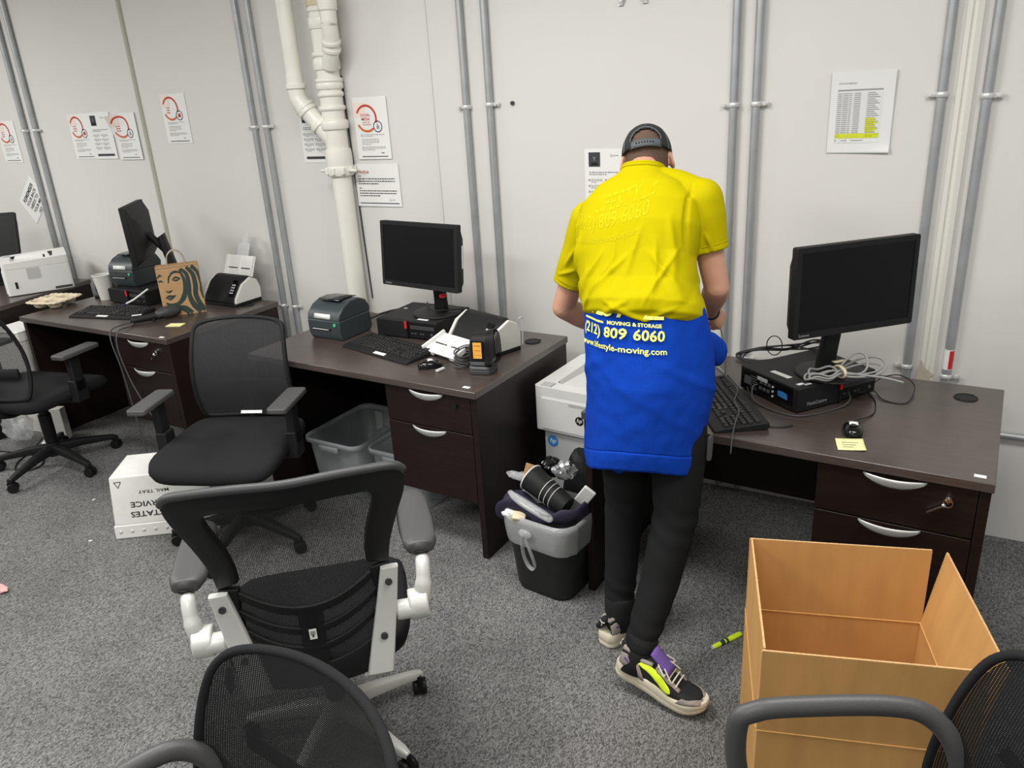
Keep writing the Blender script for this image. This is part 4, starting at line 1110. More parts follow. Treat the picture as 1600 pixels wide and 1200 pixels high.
# coil of cable lying beside it
t = thing('coiled_cable', 'coil of grey cable lying left of the barcode reader', 'cable', (0.835, -0.735, DZ), 0.3)
b = MB()
rnd = random.Random(3)
for k in range(9):
    a0 = rnd.uniform(-0.25, 0.25); r1 = 0.038 + rnd.uniform(-0.004, 0.006); zz = 0.016 + 0.0055 * k
    b.tube([Vector((r1 * math.cos(a) * 0.9, r1 * math.sin(a), zz + 0.012 * math.sin(a + a0) + 0.004 * math.sin(2 * a))) for a in [2 * PI * q / 28 for q in range(28)]], 0.003, 6, closed=True)
b.build('coil', 'cabledg', t, smooth=180)
b = MB(); b.tube(catmull([(0.03, -0.04, 0.015), (0.0, -0.07, 0.012), (-0.045, -0.052, 0.02), (-0.064, -0.048, 0.012), (-0.070, -0.06, 0.008)], 6), 0.0028, 6); b.build('lead', 'cabledg', t, smooth=180)
b = MB(); b.box((-0.080, -0.082, 0.006), (0.016, 0.045, 0.009), R=Matrix.Rotation(-0.5, 3, 'Z')); b.build('usb_plug', 'greyw', t, bevel=0.002)['label'] = 'pale plug'


def mouse(label, x, y, rz, sx=0.0):
    t = thing('computer_mouse', label, 'mouse', (x, y, DZ), rz, 'black computer mice')
    b = MB(); rings = []
    for z, k in ((0.001, 0.94), (0.006, 1.0), (0.016, 0.99), (0.025, 0.86), (0.031, 0.6), (0.034, 0.2)):
        rings.append([Vector((0.03 * k * sgnpow(math.cos(2 * PI * i / 28), 0.8), 0.054 * k * sgnpow(math.sin(2 * PI * i / 28), 0.8), z - (0.008 * max(0, math.sin(2 * PI * i / 28)) if z > 0.01 else 0))) for i in range(28)])
    b.loft(rings); b.build('shell', 'blkg', t, smooth=180)
    b = MB(); b.cyl((0, 0.03, 0.022), 0.009, 0.007, 'X', 14); b.build('wheel', 'dgrey', t)
    b = MB(); b.grid(lambda u, v: Vector((sx - 0.012 + 0.026 * u, -0.012 + 0.024 * v, 0.0352 - 0.002 * abs(2 * v - 1) - 2.5 * (sx - 0.012 + 0.026 * u) ** 2)), 4, 4); b.build('label_sticker', 'paper', t, solid=0.0006)['label'] = 'white sticker'
    return t


mouse('black mouse with a white sticker left of the cable coil on the middle desk', 0.715, -0.812, -0.75)
mouse('black mouse with a white sticker beside the yellow note on the right desk', 2.368, -0.865, 0.2)

# ------------------------------------------------------------------ laser printers
def laser_printer(label, x, y, rz, z, w, d, h, logo=True, slot=False):
    t = thing('laser_printer', label, 'printer', (x, y, z), rz, 'white laser printers')
    b = MB()
    O = rrect(w, d, 0.018, 4)
    b.loft([[Vector((u, v, zz)) for u, v in O] for zz in (0.004, h * 0.80)]); b.build('body', 'white', t, bevel=0.003)
    # lid with a sunken output bay
    b = MB()
    I = rrect(w * 0.62, d * 0.66, 0.03, 4, 0.0, -0.01)
    b.strip(O, I, lambda u, v: Vector((u, v, h * 0.985 + 0.02 * max(0, v / d))), 0, 2)
    b.loft([[Vector((u, v, zz if zz < h * 0.9 else h * 0.985 + 0.02 * max(0, v / d))) for u, v in O] for zz in (h * 0.805, h * 0.98)], 0, False)
    b.strip(I, [(u * 0.94, v * 0.92 + 0.004) for u, v in I], lambda u, v: Vector((u, v, h * 0.985 + 0.02 * max(0, v / d) if (abs(u) > w * 0.305 or abs(v + 0.01) > d * 0.325) else h * 0.86 + 0.10 * h * max(0, (0.1 * d - v) / d))), 0, 1)
    b.patch([(u * 0.94, v * 0.92 + 0.004) for u, v in I], lambda u, v: Vector((u, v, h * 0.86 + 0.10 * h * max(0, (0.1 * d - v) / d))), 0, 4)
    lid = b.build('top_cover', 'white', t, smooth=30)
    b = MB(); b.box((0.0, d * 0.16, h * 0.95), (w * 0.2, 0.012, 0.018)); b.build('output_flap', 'blk', lid, bevel=0.002)
    b = MB(); b.box((0.01, -d / 2 - 0.002, h * 0.42), (w * 0.86, 0.006, h * 0.66))
    if logo:
        lx = 0.03
        b.cyl((lx, -d / 2 - 0.006, h * 0.40), 0.019, 0.002, 'Y', 24, 1)
        b.text('hp', 0.026, Matrix.Translation((lx, -d / 2 - 0.0075, h * 0.40 - 0.006)) @ FRONT, 0, 0.015, 0.25)
    b.box((0.03, -d / 2 - 0.004, h * 0.70), (0.10, 0.004, 0.012), 2)
    b.build('front_door', ['white', 'blk', 'greyw'], t, bevel=0)
    b = MB(); b.box((-w * 0.36, -d / 2 + 0.03, h * 1.0), (0.05, 0.04, 0.004)); b.build('control_panel', 'greyw', t)
    if slot:
        b = MB(); b.box((w / 2 + 0.001, -d / 2 + 0.06, h * 0.32), (0.004, 0.014, 0.042)); b.build('power_slot', 'blk', t)
        b = MB(); b.box((w / 2 + 0.001, -0.02, h * 0.62), (0.003, 0.075, 0.07)); b.build('side_vent', 'greyw', t)
        b = MB(); b.box((w / 2 + 0.003, 0.13, h * 0.10), (0.014, 0.10, 0.012)); b.build('foot_bar', 'dgrey', t)
        b = MB(); b.text('HP 1102', 0.017, Matrix.Translation((w / 2 + 0.001, 0.10, h * 0.25)) @ Matrix.Rotation(PI / 2, 4, 'Z') @ FRONT, 0, 0.005) if False else None
    return t


laser_printer('white laser printer between the middle and right desks, beside the person', 1.312, -0.438, -0.09, 0.452, 0.38, 0.42, 0.206)
laser_printer('white laser printer at the left edge of the photo', -2.742, -0.381, -0.521, DZ, 0.369, 0.38, 0.215, slot=True, logo=False)
# carton the printer stands on
t = thing('shipping_carton', 'grey-white carton under the white laser printer behind the wastebasket', 'box', (1.325, -0.44, 0), -0.09)
b = MB(); b.box((0, 0, 0.2245), (0.34, 0.38, 0.449)); b.build('body', 'greyw', t, bevel=0.004)
b = MB(); b.cyl((-0.13, -0.191, 0.405), 0.026, 0.001, 'Y', 24, 0); b.text('hp', 0.03, Matrix.Translation((-0.13, -0.192, 0.398)) @ FRONT, 1, 0.01, 0.25); b.build('round_logo', ['bluest', 'paper'], t)['label'] = 'blue round logo'

# ------------------------------------------------------------------ far left desk odds and ends
t = thing('coffee_cup', 'white paper cup on the far left desk beside the keyboard', 'cup', (-1.95, -0.45, DZ))
b = MB(); b.lathe([(0.0, 0.004), (0.034, 0.004), (0.034, 0.0), (0.036, 0.0), (0.052, 0.146), (0.0555, 0.149), (0.0555, 0.152), (0.051, 0.152), (0.034, 0.01), (0, 0.01)], 32, 0, cap=False); b.build('cup_wall', 'offw', t, smooth=40)
b = MB(); b.tube([(0.0535 * math.cos(a), 0.0535 * math.sin(a), 0.15) for a in [2 * PI * k / 32 for k in range(32)]], 0.0028, 6, closed=True); b.build('rim', 'white', t, smooth=180)


def carrier(u, v):
    x, y = (u - 0.5), (v - 0.5)
    def well(cx, cy):
        r = math.hypot(x - cx, y - cy); return 1 / (1 + math.exp((r - 0.155) / 0.018))
    w = max(well(a, c) for a in (-0.22, 0.22) for c in (-0.22, 0.22))
    z = 0.046 - 0.043 * w
    c = math.exp(-((x / 0.07) ** 2 + (y / 0.07) ** 2)) * 0.012
    edge = max(0, max(abs(x), abs(y)) - 0.44) / 0.06
    s = 1 - 0.12 * (abs(2 * x) * abs(2 * y)) ** 2
    return Vector((x * 0.215 * s, y * 0.215 * s, z + c - 0.008 * edge + 0.002 * math.sin(40 * x) * math.sin(37 * y) * (1 - w)))


b = MB(); b.grid(carrier, 56, 56)
o = tag(b.build('cup_carrier', 'pulp', solid=0.003, smooth=180), 'moulded pulp cup carrier on the corner of the far left desk', 'cup carrier'); o.location = (-2.135, -0.665, DZ + 0.003); o.rotation_euler = (0, 0, 0.25); o.scale = (1.15, 1.15, 1)

t = thing('scanner_cradle', 'black device with grey bands left of the paper cup', 'device', (-2.02, -0.395, DZ), 0.5)
b = MB(); b.prism(rrect(0.12, 0.12, 0.02), 0.018, 0); b.build('foot', 'blk', t, bevel=0.004)
b = MB(); b.prism(rrect(0.10, 0.10, 0.02), 0.02, 0, T(0, 0, 0.026)); b.prism(rrect(0.105, 0.105, 0.02), 0.006, 0, T(0, 0, 0.018)); b.build('grey_band', 'dgrey2', t, bevel=0.003)
b = MB(); b.loft([[Vector((u * k, v * k + dy, z)) for u, v in rrect(0.095, 0.1, 0.016, 4)] for z, k, dy in ((0.044, 1, 0), (0.10, 0.95, 0.0), (0.125, 0.8, 0.01), (0.132, 0.6, 0.014))]); b.build('head', 'blk', t, smooth=40)

# paper bag
t = thing('paper_bag', 'brown kraft paper bag with a dark green printed face and twine handles', 'bag', (-1.150, -0.518, DZ), 0.857)
W_, H_, D_ = 0.217, 0.275, 0.085


def bagring(z, k, dk): return [Vector((x * k, y * dk, z)) for x, y in ((-W_ / 2, -D_ / 2), (0, -D_ / 2), (W_ / 2, -D_ / 2), (W_ / 2 * 0.985, 0), (W_ / 2, D_ / 2), (0, D_ / 2), (-W_ / 2, D_ / 2), (-W_ / 2 * 0.985, 0))]


b = MB(); b.loft([bagring(z, 1, 1 - 0.25 * (z / H_) ** 2) for z in (0, 0.06, 0.12, 0.18, 0.24, H_)], 0, False); b.add(bagring(0, 1, 1), [(0, 1, 2, 3, 4, 5, 6, 7)]); b.build('bag_wall', 'kraft', t, solid=0.0012, smooth=0)


def bface(u, v, off=0.001):
    z = H_ * (1 - v); return Vector(((u - 0.5) * W_, -D_ / 2 * (1 - 0.25 * (z / H_) ** 2) - off, z))


b = MB()


def ribbon(path, ws, mi=0, n=8):
    P = catmull([(p[0], p[1], 0) for p in path], n); m = len(P); L = []; Rr = []
    for i, p in enumerate(P):
        tt = (P[min(i + 1, m - 1)] - P[max(i - 1, 0)]); tt.normalize(); nn = Vector((-tt.y, tt.x, 0))
        f = i / (m - 1) * (len(ws) - 1); k = min(int(f), len(ws) - 2); w = 1.3 * (ws[k] + (ws[k + 1] - ws[k]) * (f - k))
        L.append(p + nn * w / 2); Rr.append(p - nn * w / 2)
    cl = lambda q: bface(min(1, max(0, q.x)), min(1, max(0, q.y)))
    b.add([cl(q) for q in L] + [cl(q) for q in Rr], [(i, i + 1, m + i + 1, m + i) for i in range(m - 1)], mi)


ribbon([(.55, .09), (.62, .3), (.60, .5), (.54, .64), (.40, .76), (.22, .78), (.10, .73)], [.03, .06, .07, .09, .06, .05, .03])
ribbon([(.58, .08), (.70, .20), (.71, .42), (.68, .62), (.74, .82), (.90, .99)], [.04, .07, .08, .08, .10, .10])
ribbon([(.72, .06), (.85, .22), (.86, .45), (.83, .62), (.88, .80), (.99, .97)], [.05, .08, .09, .09, .09, .07])
ribbon([(.84, .05), (.96, .18), (.985, .42), (.97, .55), (.99, .72)], [.07, .06, .03, .04, .02])
ribbon([(.12, .76), (.34, .82), (.50, .90), (.62, .99)], [.03, .05, .08, .09])
ribbon([(.40, .82), (.54, .86), (.68, .99)], [.02, .05, .07])
ribbon([(.27, .24), (.36, .15), (.47, .13), (.56, .16)], [.015, .035, .04, .02])
ribbon([(.24, .34), (.27, .24), (.30, .19)], [.02, .03, .02])
ribbon([(.34, .28), (.43, .24), (.54, .27)], [.01, .035, .02]); ribbon([(.35, .285), (.44, .30), (.53, .275)], [.01, .03, .01])
ribbon([(.01, .22), (.07, .17), (.12, .19)], [.02, .035, .015]); ribbon([(.02, .29), (.08, .28), (.13, .31)], [.02, .03, .01])
ribbon([(.15, .49), (.21, .515), (.25, .505), (.31, .49)], [.015, .03, .03, .012])
ribbon([(.11, .625), (.20, .60), (.26, .61), (.36, .595)], [.008, .04, .04, .008]); ribbon([(.13, .63), (.22, .66), (.34, .61)], [.01, .035, .01])
ribbon([(0, .04), (1, .03)], [.004, .004])
b.build('printed_face', 'bagink', t, smooth=0)['label'] = 'dark green printed face with wavy hair'
for yy in (-1, 1):
    b = MB(); b.tube(catmull([(-0.045, yy * 0.028, H_ - 0.03), (-0.046, yy * 0.028, H_ + 0.01), (-0.035, yy * 0.024, H_ + 0.055), (0.0, yy * 0.02, H_ + 0.078), (0.035, yy * 0.024, H_ + 0.055), (0.046, yy * 0.028, H_ + 0.01), (0.045, yy * 0.028, H_ - 0.03)], 6), 0.0028, 6); b.build('handle', 'twine', t, smooth=180)

# hand scanner lying in front of the bag
t = thing('hand_scanner', 'dark grey handheld barcode scanner lying before the paper bag', 'barcode scanner', (-1.135, -0.705, DZ), 0.0)
b = MB(); b.limb([(0.0, 0.115, 0.034), (-0.005, 0.08, 0.037), (-0.012, 0.05, 0.037), (-0.02, 0.02, 0.034)], [0.027, 0.033, 0.032, 0.024], 16); b.build('head', 'dgrey', t, smooth=180)
b = MB(); b.limb([(-0.015, 0.03, 0.03), (-0.05, -0.02, 0.026), (-0.085, -0.06, 0.022), (-0.105, -0.085, 0.017)], [0.023, 0.02, 0.018, 0.014], 14); b.build('handle', 'blkm', t, smooth=180)
b = MB(); b.limb([(-0.035, 0.0, 0.012), (-0.02, -0.02, 0.012)], [0.008, 0.007], 8); b.build('trigger', 'blk', t, smooth=180)
b = MB(); b.box((-0.105, -0.055, 0.043), (0.05, 0.022, 0.001), R=Matrix.Rotation(0.8, 3, 'Z')); b.build('label_strip', 'paper', t)['label'] = 'white label strip'
cable('scanner_cable', 'dark grey cable hanging over the front of the far left desk to the floor', [(-1.245, -0.80, DZ + 0.012), (-1.24, -0.88, DZ + 0.015), (-1.215, -0.945, DZ + 0.008), (-1.19, -0.97, 0.70), (-1.155, -0.972, 0.55), (-1.13, -0.975, 0.30), (-1.10, -0.985, 0.10), (-1.06, -1.0, 0.02), (-0.98, -1.02, 0.01), (-0.93, -0.99, 0.15), (-0.96, -0.975, 0.27), (-1.0, -0.972, 0.33), (-1.10, -0.972, 0.5), (-1.15, -0.97, 0.68), (-1.17, -0.93, DZ + 0.01), (-1.19, -0.84, DZ + 0.008), (-1.235, -0.795, DZ + 0.012)], 0.0036, 'cabledg')
b = MB(); b.limb([(-0.055, -0.03, 0.0), (-0.01, -0.006, 0.022), (0.06, 0.045, 0.075)], [0.0055, 0.0055, 0.005], 10, 0); b.limb([(-0.075, -0.042, -0.01), (-0.055, -0.03, 0.0)], [0.005, 0.006], 10, 1)
o = tag(b.build('marker_pen', ['white', 'navy'], smooth=60), 'white pen with a blue end leaning on the computer by the paper bag', 'pen'); o.location = (-1.53, -0.545, DZ + 0.03)
for k in range(1):
    b = MB(); b.box((0, 0, 0.0012), (0.085, 0.055, 0.0024)); o = tag(b.build('sticky_note', 'postit'), 'pale yellow sticky note in front of the paper bag', 'note'); o.location = (-0.985, -0.725, DZ); o.rotation_euler = (0, 0, 0.35)
b = MB(); b.grid(lambda u, v: Vector((-0.04 + 0.08 * u, -0.038 + 0.076 * v, 0.0012 + 0.016 * max(0, v - 0.55) ** 2 + 0.003 * u * u)), 8, 8)
for k in range(3): b.grid(lambda u, v: Vector((-0.025 + (0.05 - 0.01 * k) * u, 0.012 - k * 0.016 + 0.002 * v, 0.0042)), 1, 1, 1)
o = tag(b.build('sticky_note', ['postit', 'ink'], solid=0.0006, smooth=180), 'pale yellow sticky note with writing beside the right mouse', 'note'); o.location = (2.375, -0.965, DZ + 0.0008); o.rotation_euler = (0, 0, 0.25)
b = MB(); b.box((0, 0, 0.001), (0.10, 0.2, 0.002)); o = tag(b.build('loose_paper', 'paper'), 'white paper lying at the left end of the middle desk', 'paper'); o.location = (-0.13, -0.60, DZ) if False else (-0.125, -0.47, DZ); o.rotation_euler = (0, 0, 0.2)

# ------------------------------------------------------------------ cables on the desks
t = thing('network_cable', 'coil of grey network cable tied on the base of the right monitor', 'cable', (2.29, -0.60, Z1), 0)
b = MB()
loops = [(0.075, 0.04, -0.02, 0.0, 0.5), (0.085, 0.042, -0.01, 0.01, 0.55), (0.07, 0.045, 0.0, -0.005, 0.62), (0.09, 0.036, -0.015, 0.0, 0.45)]
c0 = Vector((0.0, -0.05, 0.02))
# left lobe and right lobe of a figure of eight bundle tied in the middle
vx = Vector((0.76, 0.65, 0)); vy = Vector((-0.65, 0.76, 0))
for k, (a, h, du, dv) in enumerate(((0.125, 0.032, 0, 0), (0.115, 0.024, 0.01, -0.01), (0.105, 0.036, -0.01, 0.008))):
    pts = []
    for q in range(30):
        th = 2 * PI * q / 30
        pts.append(c0 - vx * (a / 2 * (1 - math.cos(th))) + vy * (h * math.sin(th)) + vy * dv + Vector((0, 0, 0.006 * k + 0.01 * math.sin(th * 2) ** 2)))
    b.tube(pts, 0.0038, 8, closed=True)
for k, (a, h, zz) in enumerate(((0.17, 0.045, 0.05), (0.155, 0.03, 0.02), (0.10, 0.03, 0.075))):
    pts = []
    for q in range(30):
        th = 2 * PI * q / 30
        pts.append(c0 + vx * (a / 2 * (1 - math.cos(th))) + vy * (h * math.sin(th)) + Vector((0, 0, 0.004 * k + zz * (0.5 - 0.5 * math.cos(th)) * (0.5 + 0.5 * math.sin(th)))))
    b.tube(pts, 0.0038, 8, closed=True)
b.tube(catmull([c0 + vx * 0.0 + Vector((0, 0, 0.012)), c0 + vx * 0.06 - vy * 0.04 + Vector((0, 0, 0.006)), c0 + vx * 0.12 - vy * 0.075 + Vector((0, 0, 0.0)), c0 + vx * 0.165 - vy * 0.11 + Vector((0, 0, -0.01))], 6), 0.0038, 8)
b.build('coil', 'cablegrey', t, smooth=180)
b = MB(); b.tube([c0 + vy * (0.034 * math.cos(a)) + Vector((0, 0, 0.012 + 0.018 * math.sin(a))) for a in [2 * PI * q / 18 for q in range(18)]], 0.0035, 6, closed=True)
b.tube([c0 + vx * 0.006 + vy * (0.03 * math.cos(a)) + Vector((0, 0, 0.012 + 0.018 * math.sin(a))) for a in [2 * PI * q / 18 for q in range(18)]], 0.0035, 6, closed=True)
b.box(c0 + vx * 0.03 + vy * 0.05 + Vector((0, 0, 0.03)), (0.05, 0.02, 0.001), R=Matrix.Rotation(0.8, 3, 'Z'))
b.build('tie', 'tape', t, smooth=180)['label'] = 'pale tape tie'
t = thing('power_cables', 'bundle of black cables looped behind the right monitor', 'cable', (2.02, -0.30, DZ), 0)
b = MB(); rnd = random.Random(11)
for k in range(5):
    o1 = [rnd.uniform(-0.02, 0.02) for _ in range(12)]
    b.tube(catmull([(0.21, -0.10 + o1[0], 0.14), (0.13 + o1[1], -0.02, 0.10 + o1[2]), (0.03, 0.05 + o1[3], 0.05 + o1[4]), (-0.09, 0.06 + o1[5], 0.03), (-0.15 + o1[6], 0.02 + o1[7], 0.015), (-0.10, -0.04 + o1[8], 0.012), (0.0, -0.02 + o1[9], 0.02), (0.10, 0.02 + o1[10], 0.035)], 8), 0.0035, 6)
b.build('strand', 'cable', t, smooth=180)
b = MB(); b.tube([(-0.02 + 0.03 * math.cos(a), 0.04, 0.06 + 0.04 * math.sin(a)) for a in [2 * PI * q / 20 for q in range(20)]], 0.0022, 6, closed=True); b.build('wire_tie', 'cable', t, smooth=180)
cable('mouse_cable', 'thin black mouse cable curling over the right desk to the computer', [(2.36, -0.80, DZ + 0.012), (2.41, -0.70, DZ + 0.003), (2.405, -0.58, DZ + 0.003), (2.375, -0.50, DZ + 0.004), (2.40, -0.40, DZ + 0.02), (2.46, -0.365, DZ + 0.03), (2.515, -0.43, DZ + 0.02), (2.50, -0.56, DZ + 0.003), (2.43, -0.56, DZ + 0.003), (2.39, -0.50, DZ + 0.01), (2.35, -0.56, DZ + 0.02), (2.318, -0.585, DZ + 0.035)], 0.0022, 'cable')
cable('usb_cable', 'black cable end with a plug lying before the right computer', [(1.99, -0.66, DZ + 0.03), (2.04, -0.77, DZ + 0.006), (2.09, -0.87, DZ + 0.003), (2.12, -0.915, DZ + 0.003), (2.165, -0.905, DZ + 0.003), (2.19, -0.885, DZ + 0.003)], 0.0024, 'cable')
cable('usb_cable', 'dark grey cables plugged into the port side of the right computer', [(2.035, -0.655, DZ + 0.045), (2.015, -0.68, DZ + 0.04), (2.03, -0.73, DZ + 0.012), (2.1, -0.78, DZ + 0.004), (2.2, -0.80, DZ + 0.004), (2.3, -0.69, DZ + 0.004), (2.33, -0.64, DZ + 0.02), (2.318, -0.60, DZ + 0.035)], 0.003, 'cabledg')
cable('power_cables', 'black cables behind the neck of the middle monitor', [(0.36, -0.30, Z1 + 0.03), (0.40, -0.36, Z1 + 0.035), (0.46, -0.39, Z1 + 0.022), (0.53, -0.35, Z1 + 0.02), (0.57, -0.31, Z1 + 0.015), (0.60, -0.25, Z1 - 0.02), (0.62, -0.28, DZ + 0.005)], 0.004, 'cable')
b = MB(); b.box((0, 0, 0), (0.022, 0.02, 0.016)); b.cyl((0.012, 0, 0.004), 0.006, 0.03, 'X', 10); o = tag(b.build('red_plug', 'redst', bevel=0.002), 'small red plug below the middle monitor panel', 'plug'); o.location = (0.52, -0.40, Z1 + 0.10)
cable('power_cables', 'black cables and plug between the label printer and the middle computer', [(0.12, -0.45, DZ + 0.06), (0.16, -0.40, DZ + 0.075), (0.20, -0.30, DZ + 0.07), (0.19, -0.24, DZ + 0.02)], 0.006, 'cable')
cable('keyboard_cable', 'black cable running from the far left keyboard to the computer', [(-1.62, -0.60, DZ + 0.02), (-1.68, -0.57, DZ + 0.004), (-1.72, -0.55, DZ + 0.004), (-1.60, -0.54, DZ + 0.004), (-1.50, -0.50, DZ + 0.004)], 0.0025, 'cable')
cable('keyboard_cable', 'thin cable draped over the keyboard beside the person', [(1.84, -0.55, DZ + 0.05), (1.90, -0.62, DZ + 0.045), (1.97, -0.72, DZ + 0.04), (1.985, -0.82, DZ + 0.037), (2.02, -0.90, DZ + 0.034), (2.03, -0.98, DZ + 0.033), (2.04, -1.06, DZ + 0.018), (2.045, -1.095, DZ - 0.03)], 0.0026, 'cabledg')
# ------------------------------------------------------------------ things on the floor
# cardboard carton with its four flaps standing up
t = thing('cardboard_box', 'large open brown cardboard box with raised flaps before the right desk', 'box', (2.47, -1.575, 0), 0.288)
bw, bh, th = 0.462, 0.406, 0.005
b = MB()
for s in (-1, 1):
    b.box((0, s * (bw / 2 - th / 2), bh / 2), (bw, th, bh), 0); b.box((s * (bw / 2 - th / 2), 0, bh / 2), (th, bw - 2 * th, bh), 0)
b.box((0, 0, 0.004), (bw - 2 * th, bw - 2 * th, th)); b.box((0, 0, 0.0105), (bw - 2 * th, bw / 2, th))
b.build('carton_wall', 'card', t, bevel=0.0012)
for nm, rz, lean, zt, sk in (('back', 0, 0.0, 0.229, 0), ('front', PI, 0.02, 0.229, 0), ('right', -PI / 2, 0.16, 0.229, 0), ('left', PI / 2, -0.02, 0.229, 0)):
    b = MB(Matrix.Rotation(rz, 4, 'Z') @ T(0, bw / 2 - th / 2, bh, -lean))
    ww = bw - (0.004 if nm in ('back', 'front') else 0.012)
    b.box((0, 0, zt / 2 + 0.001), (ww, th, zt), 0)
    b.box((0, 0, zt + 0.0014), (ww, th * 0.9, 0.0012), 1)
    for s in (-1, 1): b.box((s * (ww / 2 + 0.0004), 0, zt / 2), (0.001, th * 0.9, zt - 0.004), 1)
    fl = b.build('flap', ['card', 'cardedge'], t, bevel=0.0)
    c = MB(Matrix.Rotation(rz, 4, 'Z') @ T(0, bw / 2 - th / 2, bh, -lean)); c.tube([(-ww / 2, -th / 2, 0.0), (ww / 2, -th / 2, 0.0)], 0.0022, 6); c.tube([(-ww / 2, th / 2, 0.0), (ww / 2, th / 2, 0.0)], 0.0022, 6); c.build('crease', 'card', fl)

# highlighter on the carpet
t = thing('highlighter', 'neon yellow highlighter lying on the carpet by the cardboard box', 'pen', (2.06, -1.093, 0.0085), 1.02)
b = MB(); b.limb([(-0.055, 0, 0), (0.02, 0, 0)], [0.0085, 0.0085], 14); b.build('barrel', 'neon', t, smooth=60)
b = MB(); b.limb([(0.02, 0, 0), (0.06, 0, 0)], [0.0095, 0.009], 14); b.box((0.04, 0, 0.0095), (0.04, 0.004, 0.003)); b.build('pen_cap', 'neon', t, smooth=60)
b = MB(); b.tube([(-0.03, 0, 0), (-0.012, 0, 0)], 0.0089, 14); b.tube([(-0.006, 0, 0), (0.004, 0, 0)], 0.0089, 14); b.build('dark_marking', 'bagink', t, smooth=60)
b = MB(); b.cyl((-0.064, 0, 0), 0.007, 0.004, 'X', 12); b.build('end_plug', 'white', t)

# mail tub, upside down
t = thing('mail_tray', 'white corrugated mail tray upside down with black capitals, behind the silver-armed chair', 'tray', (-0.508, -1.285, 0), 0.62)
tw, td, thh = 0.46, 0.31, 0.295
b = MB(); b.loft([[Vector((u * k, v * k2, z)) for u, v in ((-tw / 2, -td / 2), (tw / 2, -td / 2), (tw / 2, td / 2), (-tw / 2, td / 2))] for z, k, k2 in ((0.065, 0.99, 0.97), (thh, 0.93, 0.78))]); b.build('tray_wall', 'tray', t, bevel=0.006, segs=3)
b = MB(); b.loft([[Vector((u * k, v * k2, z)) for u, v in ((-tw / 2, -td / 2), (tw / 2, -td / 2), (tw / 2, td / 2), (-tw / 2, td / 2))] for z, k, k2 in ((0.001, 1.02, 1.02), (0.066, 1.005, 0.995))]); rim = b.build('rim_band', 'tray', t, bevel=0.004)
for k in range(9):
    b = MB(); b.ball((-tw / 2 + 0.025 + k * 0.051, -td / 2 * 1.012, 0.036), (0.008, 0.004, 0.008), 0, 12, 6); b.build('rivet', 'offw', rim, smooth=180)


def tface(x, z): return Vector((x, -td / 2 * (0.97 - 0.19 * (z - 0.065) / (thh - 0.065)) - 0.0012, z))


UP = lambda cx, cz: (lambda x, y: tface(cx - 1.24 * x, cz - y))
for s, cx, cz, sz, bo in (('UNITED STATES', 0.012, 0.125, 0.036, 0.015), ('POSTAL SERVICE', 0.025, 0.172, 0.036, 0.015), ('MAIL TRAY', -0.03, 0.224, 0.022, 0.004)):
    b = MB(); b.text(s, sz, None, 0, bo, F=UP(cx, cz)); b.build('printed_line', 'inkb', t, smooth=0)['label'] = 'black capitals, upside down'
b = MB(); tri = [(-0.195, 0.272), (-0.165, 0.272), (-0.18, 0.244)]
for i in range(3):
    p, q = tri[i], tri[(i + 1) % 3]; b.tube([tface(*p), tface(*q)], 0.0014, 5)
b.build('printed_triangle', 'inkb', t, smooth=0)


# clear storage bins
def bin_(label, x, y, rz, w, d, h):
    t = thing('storage_bin', label, 'storage bin', (x, y, 0), rz, 'clear plastic storage bins under the middle desk')
    def rr(k, z): return [Vector((u * k, v * k, z)) for u, v in rrect(w, d, 0.05, 5)]
    b = MB(); b.loft([rr(0.84, 0.003), rr(0.85, 0.01), rr(0.94, h - 0.02)], 0, False); b.add(rr(0.84, 0.003), [tuple(range(24))]); b.build('bin_wall', 'bin', t, solid=0.0025, smooth=40)
    b = MB(); b.loft([rr(0.94, h - 0.02), rr(0.955, h - 0.004), rr(1.0, h), rr(1.01, h - 0.006), rr(1.005, h - 0.022)], 0, False); b.build('rim', 'binrim', t, solid=0.002, smooth=60)
    for s in (-1, 1):
        b = MB(); b.grid(lambda u, v: Vector((-0.06 + 0.12 * u, s * (d / 2 * 1.0 + 0.004), h - 0.02 - 0.03 * v)), 6, 2); b.build('grip', 'binrim', t, solid=0.003)
    return t


bin_('clear plastic bin in the kneehole of the middle desk, nearer the net-backed chair', 0.085, -0.59, -0.03, 0.345, 0.47, 0.295)
bin_('clear plastic bin beside the drawers under the middle desk', 0.445, -0.565, -0.04, 0.335, 0.46, 0.285)

# wastebasket and what is heaped in it
KX, KY = 1.362, -1.02
t = thing('wastebasket', 'black wastebasket with a clear liner between the desks', 'bin', (KX, KY, 0), -0.12)
kw, kd, kh = 0.312, 0.25, 0.335


def kr(k, z, o=0.0, wob=0.0): return [Vector((u * k + (o if u > 0 else -o) + wob * math.sin(9 * i), v * k + (o if v > 0 else -o) + wob * math.cos(7 * i), z)) for i, (u, v) in enumerate(rrect(kw, kd, 0.07, 6))]


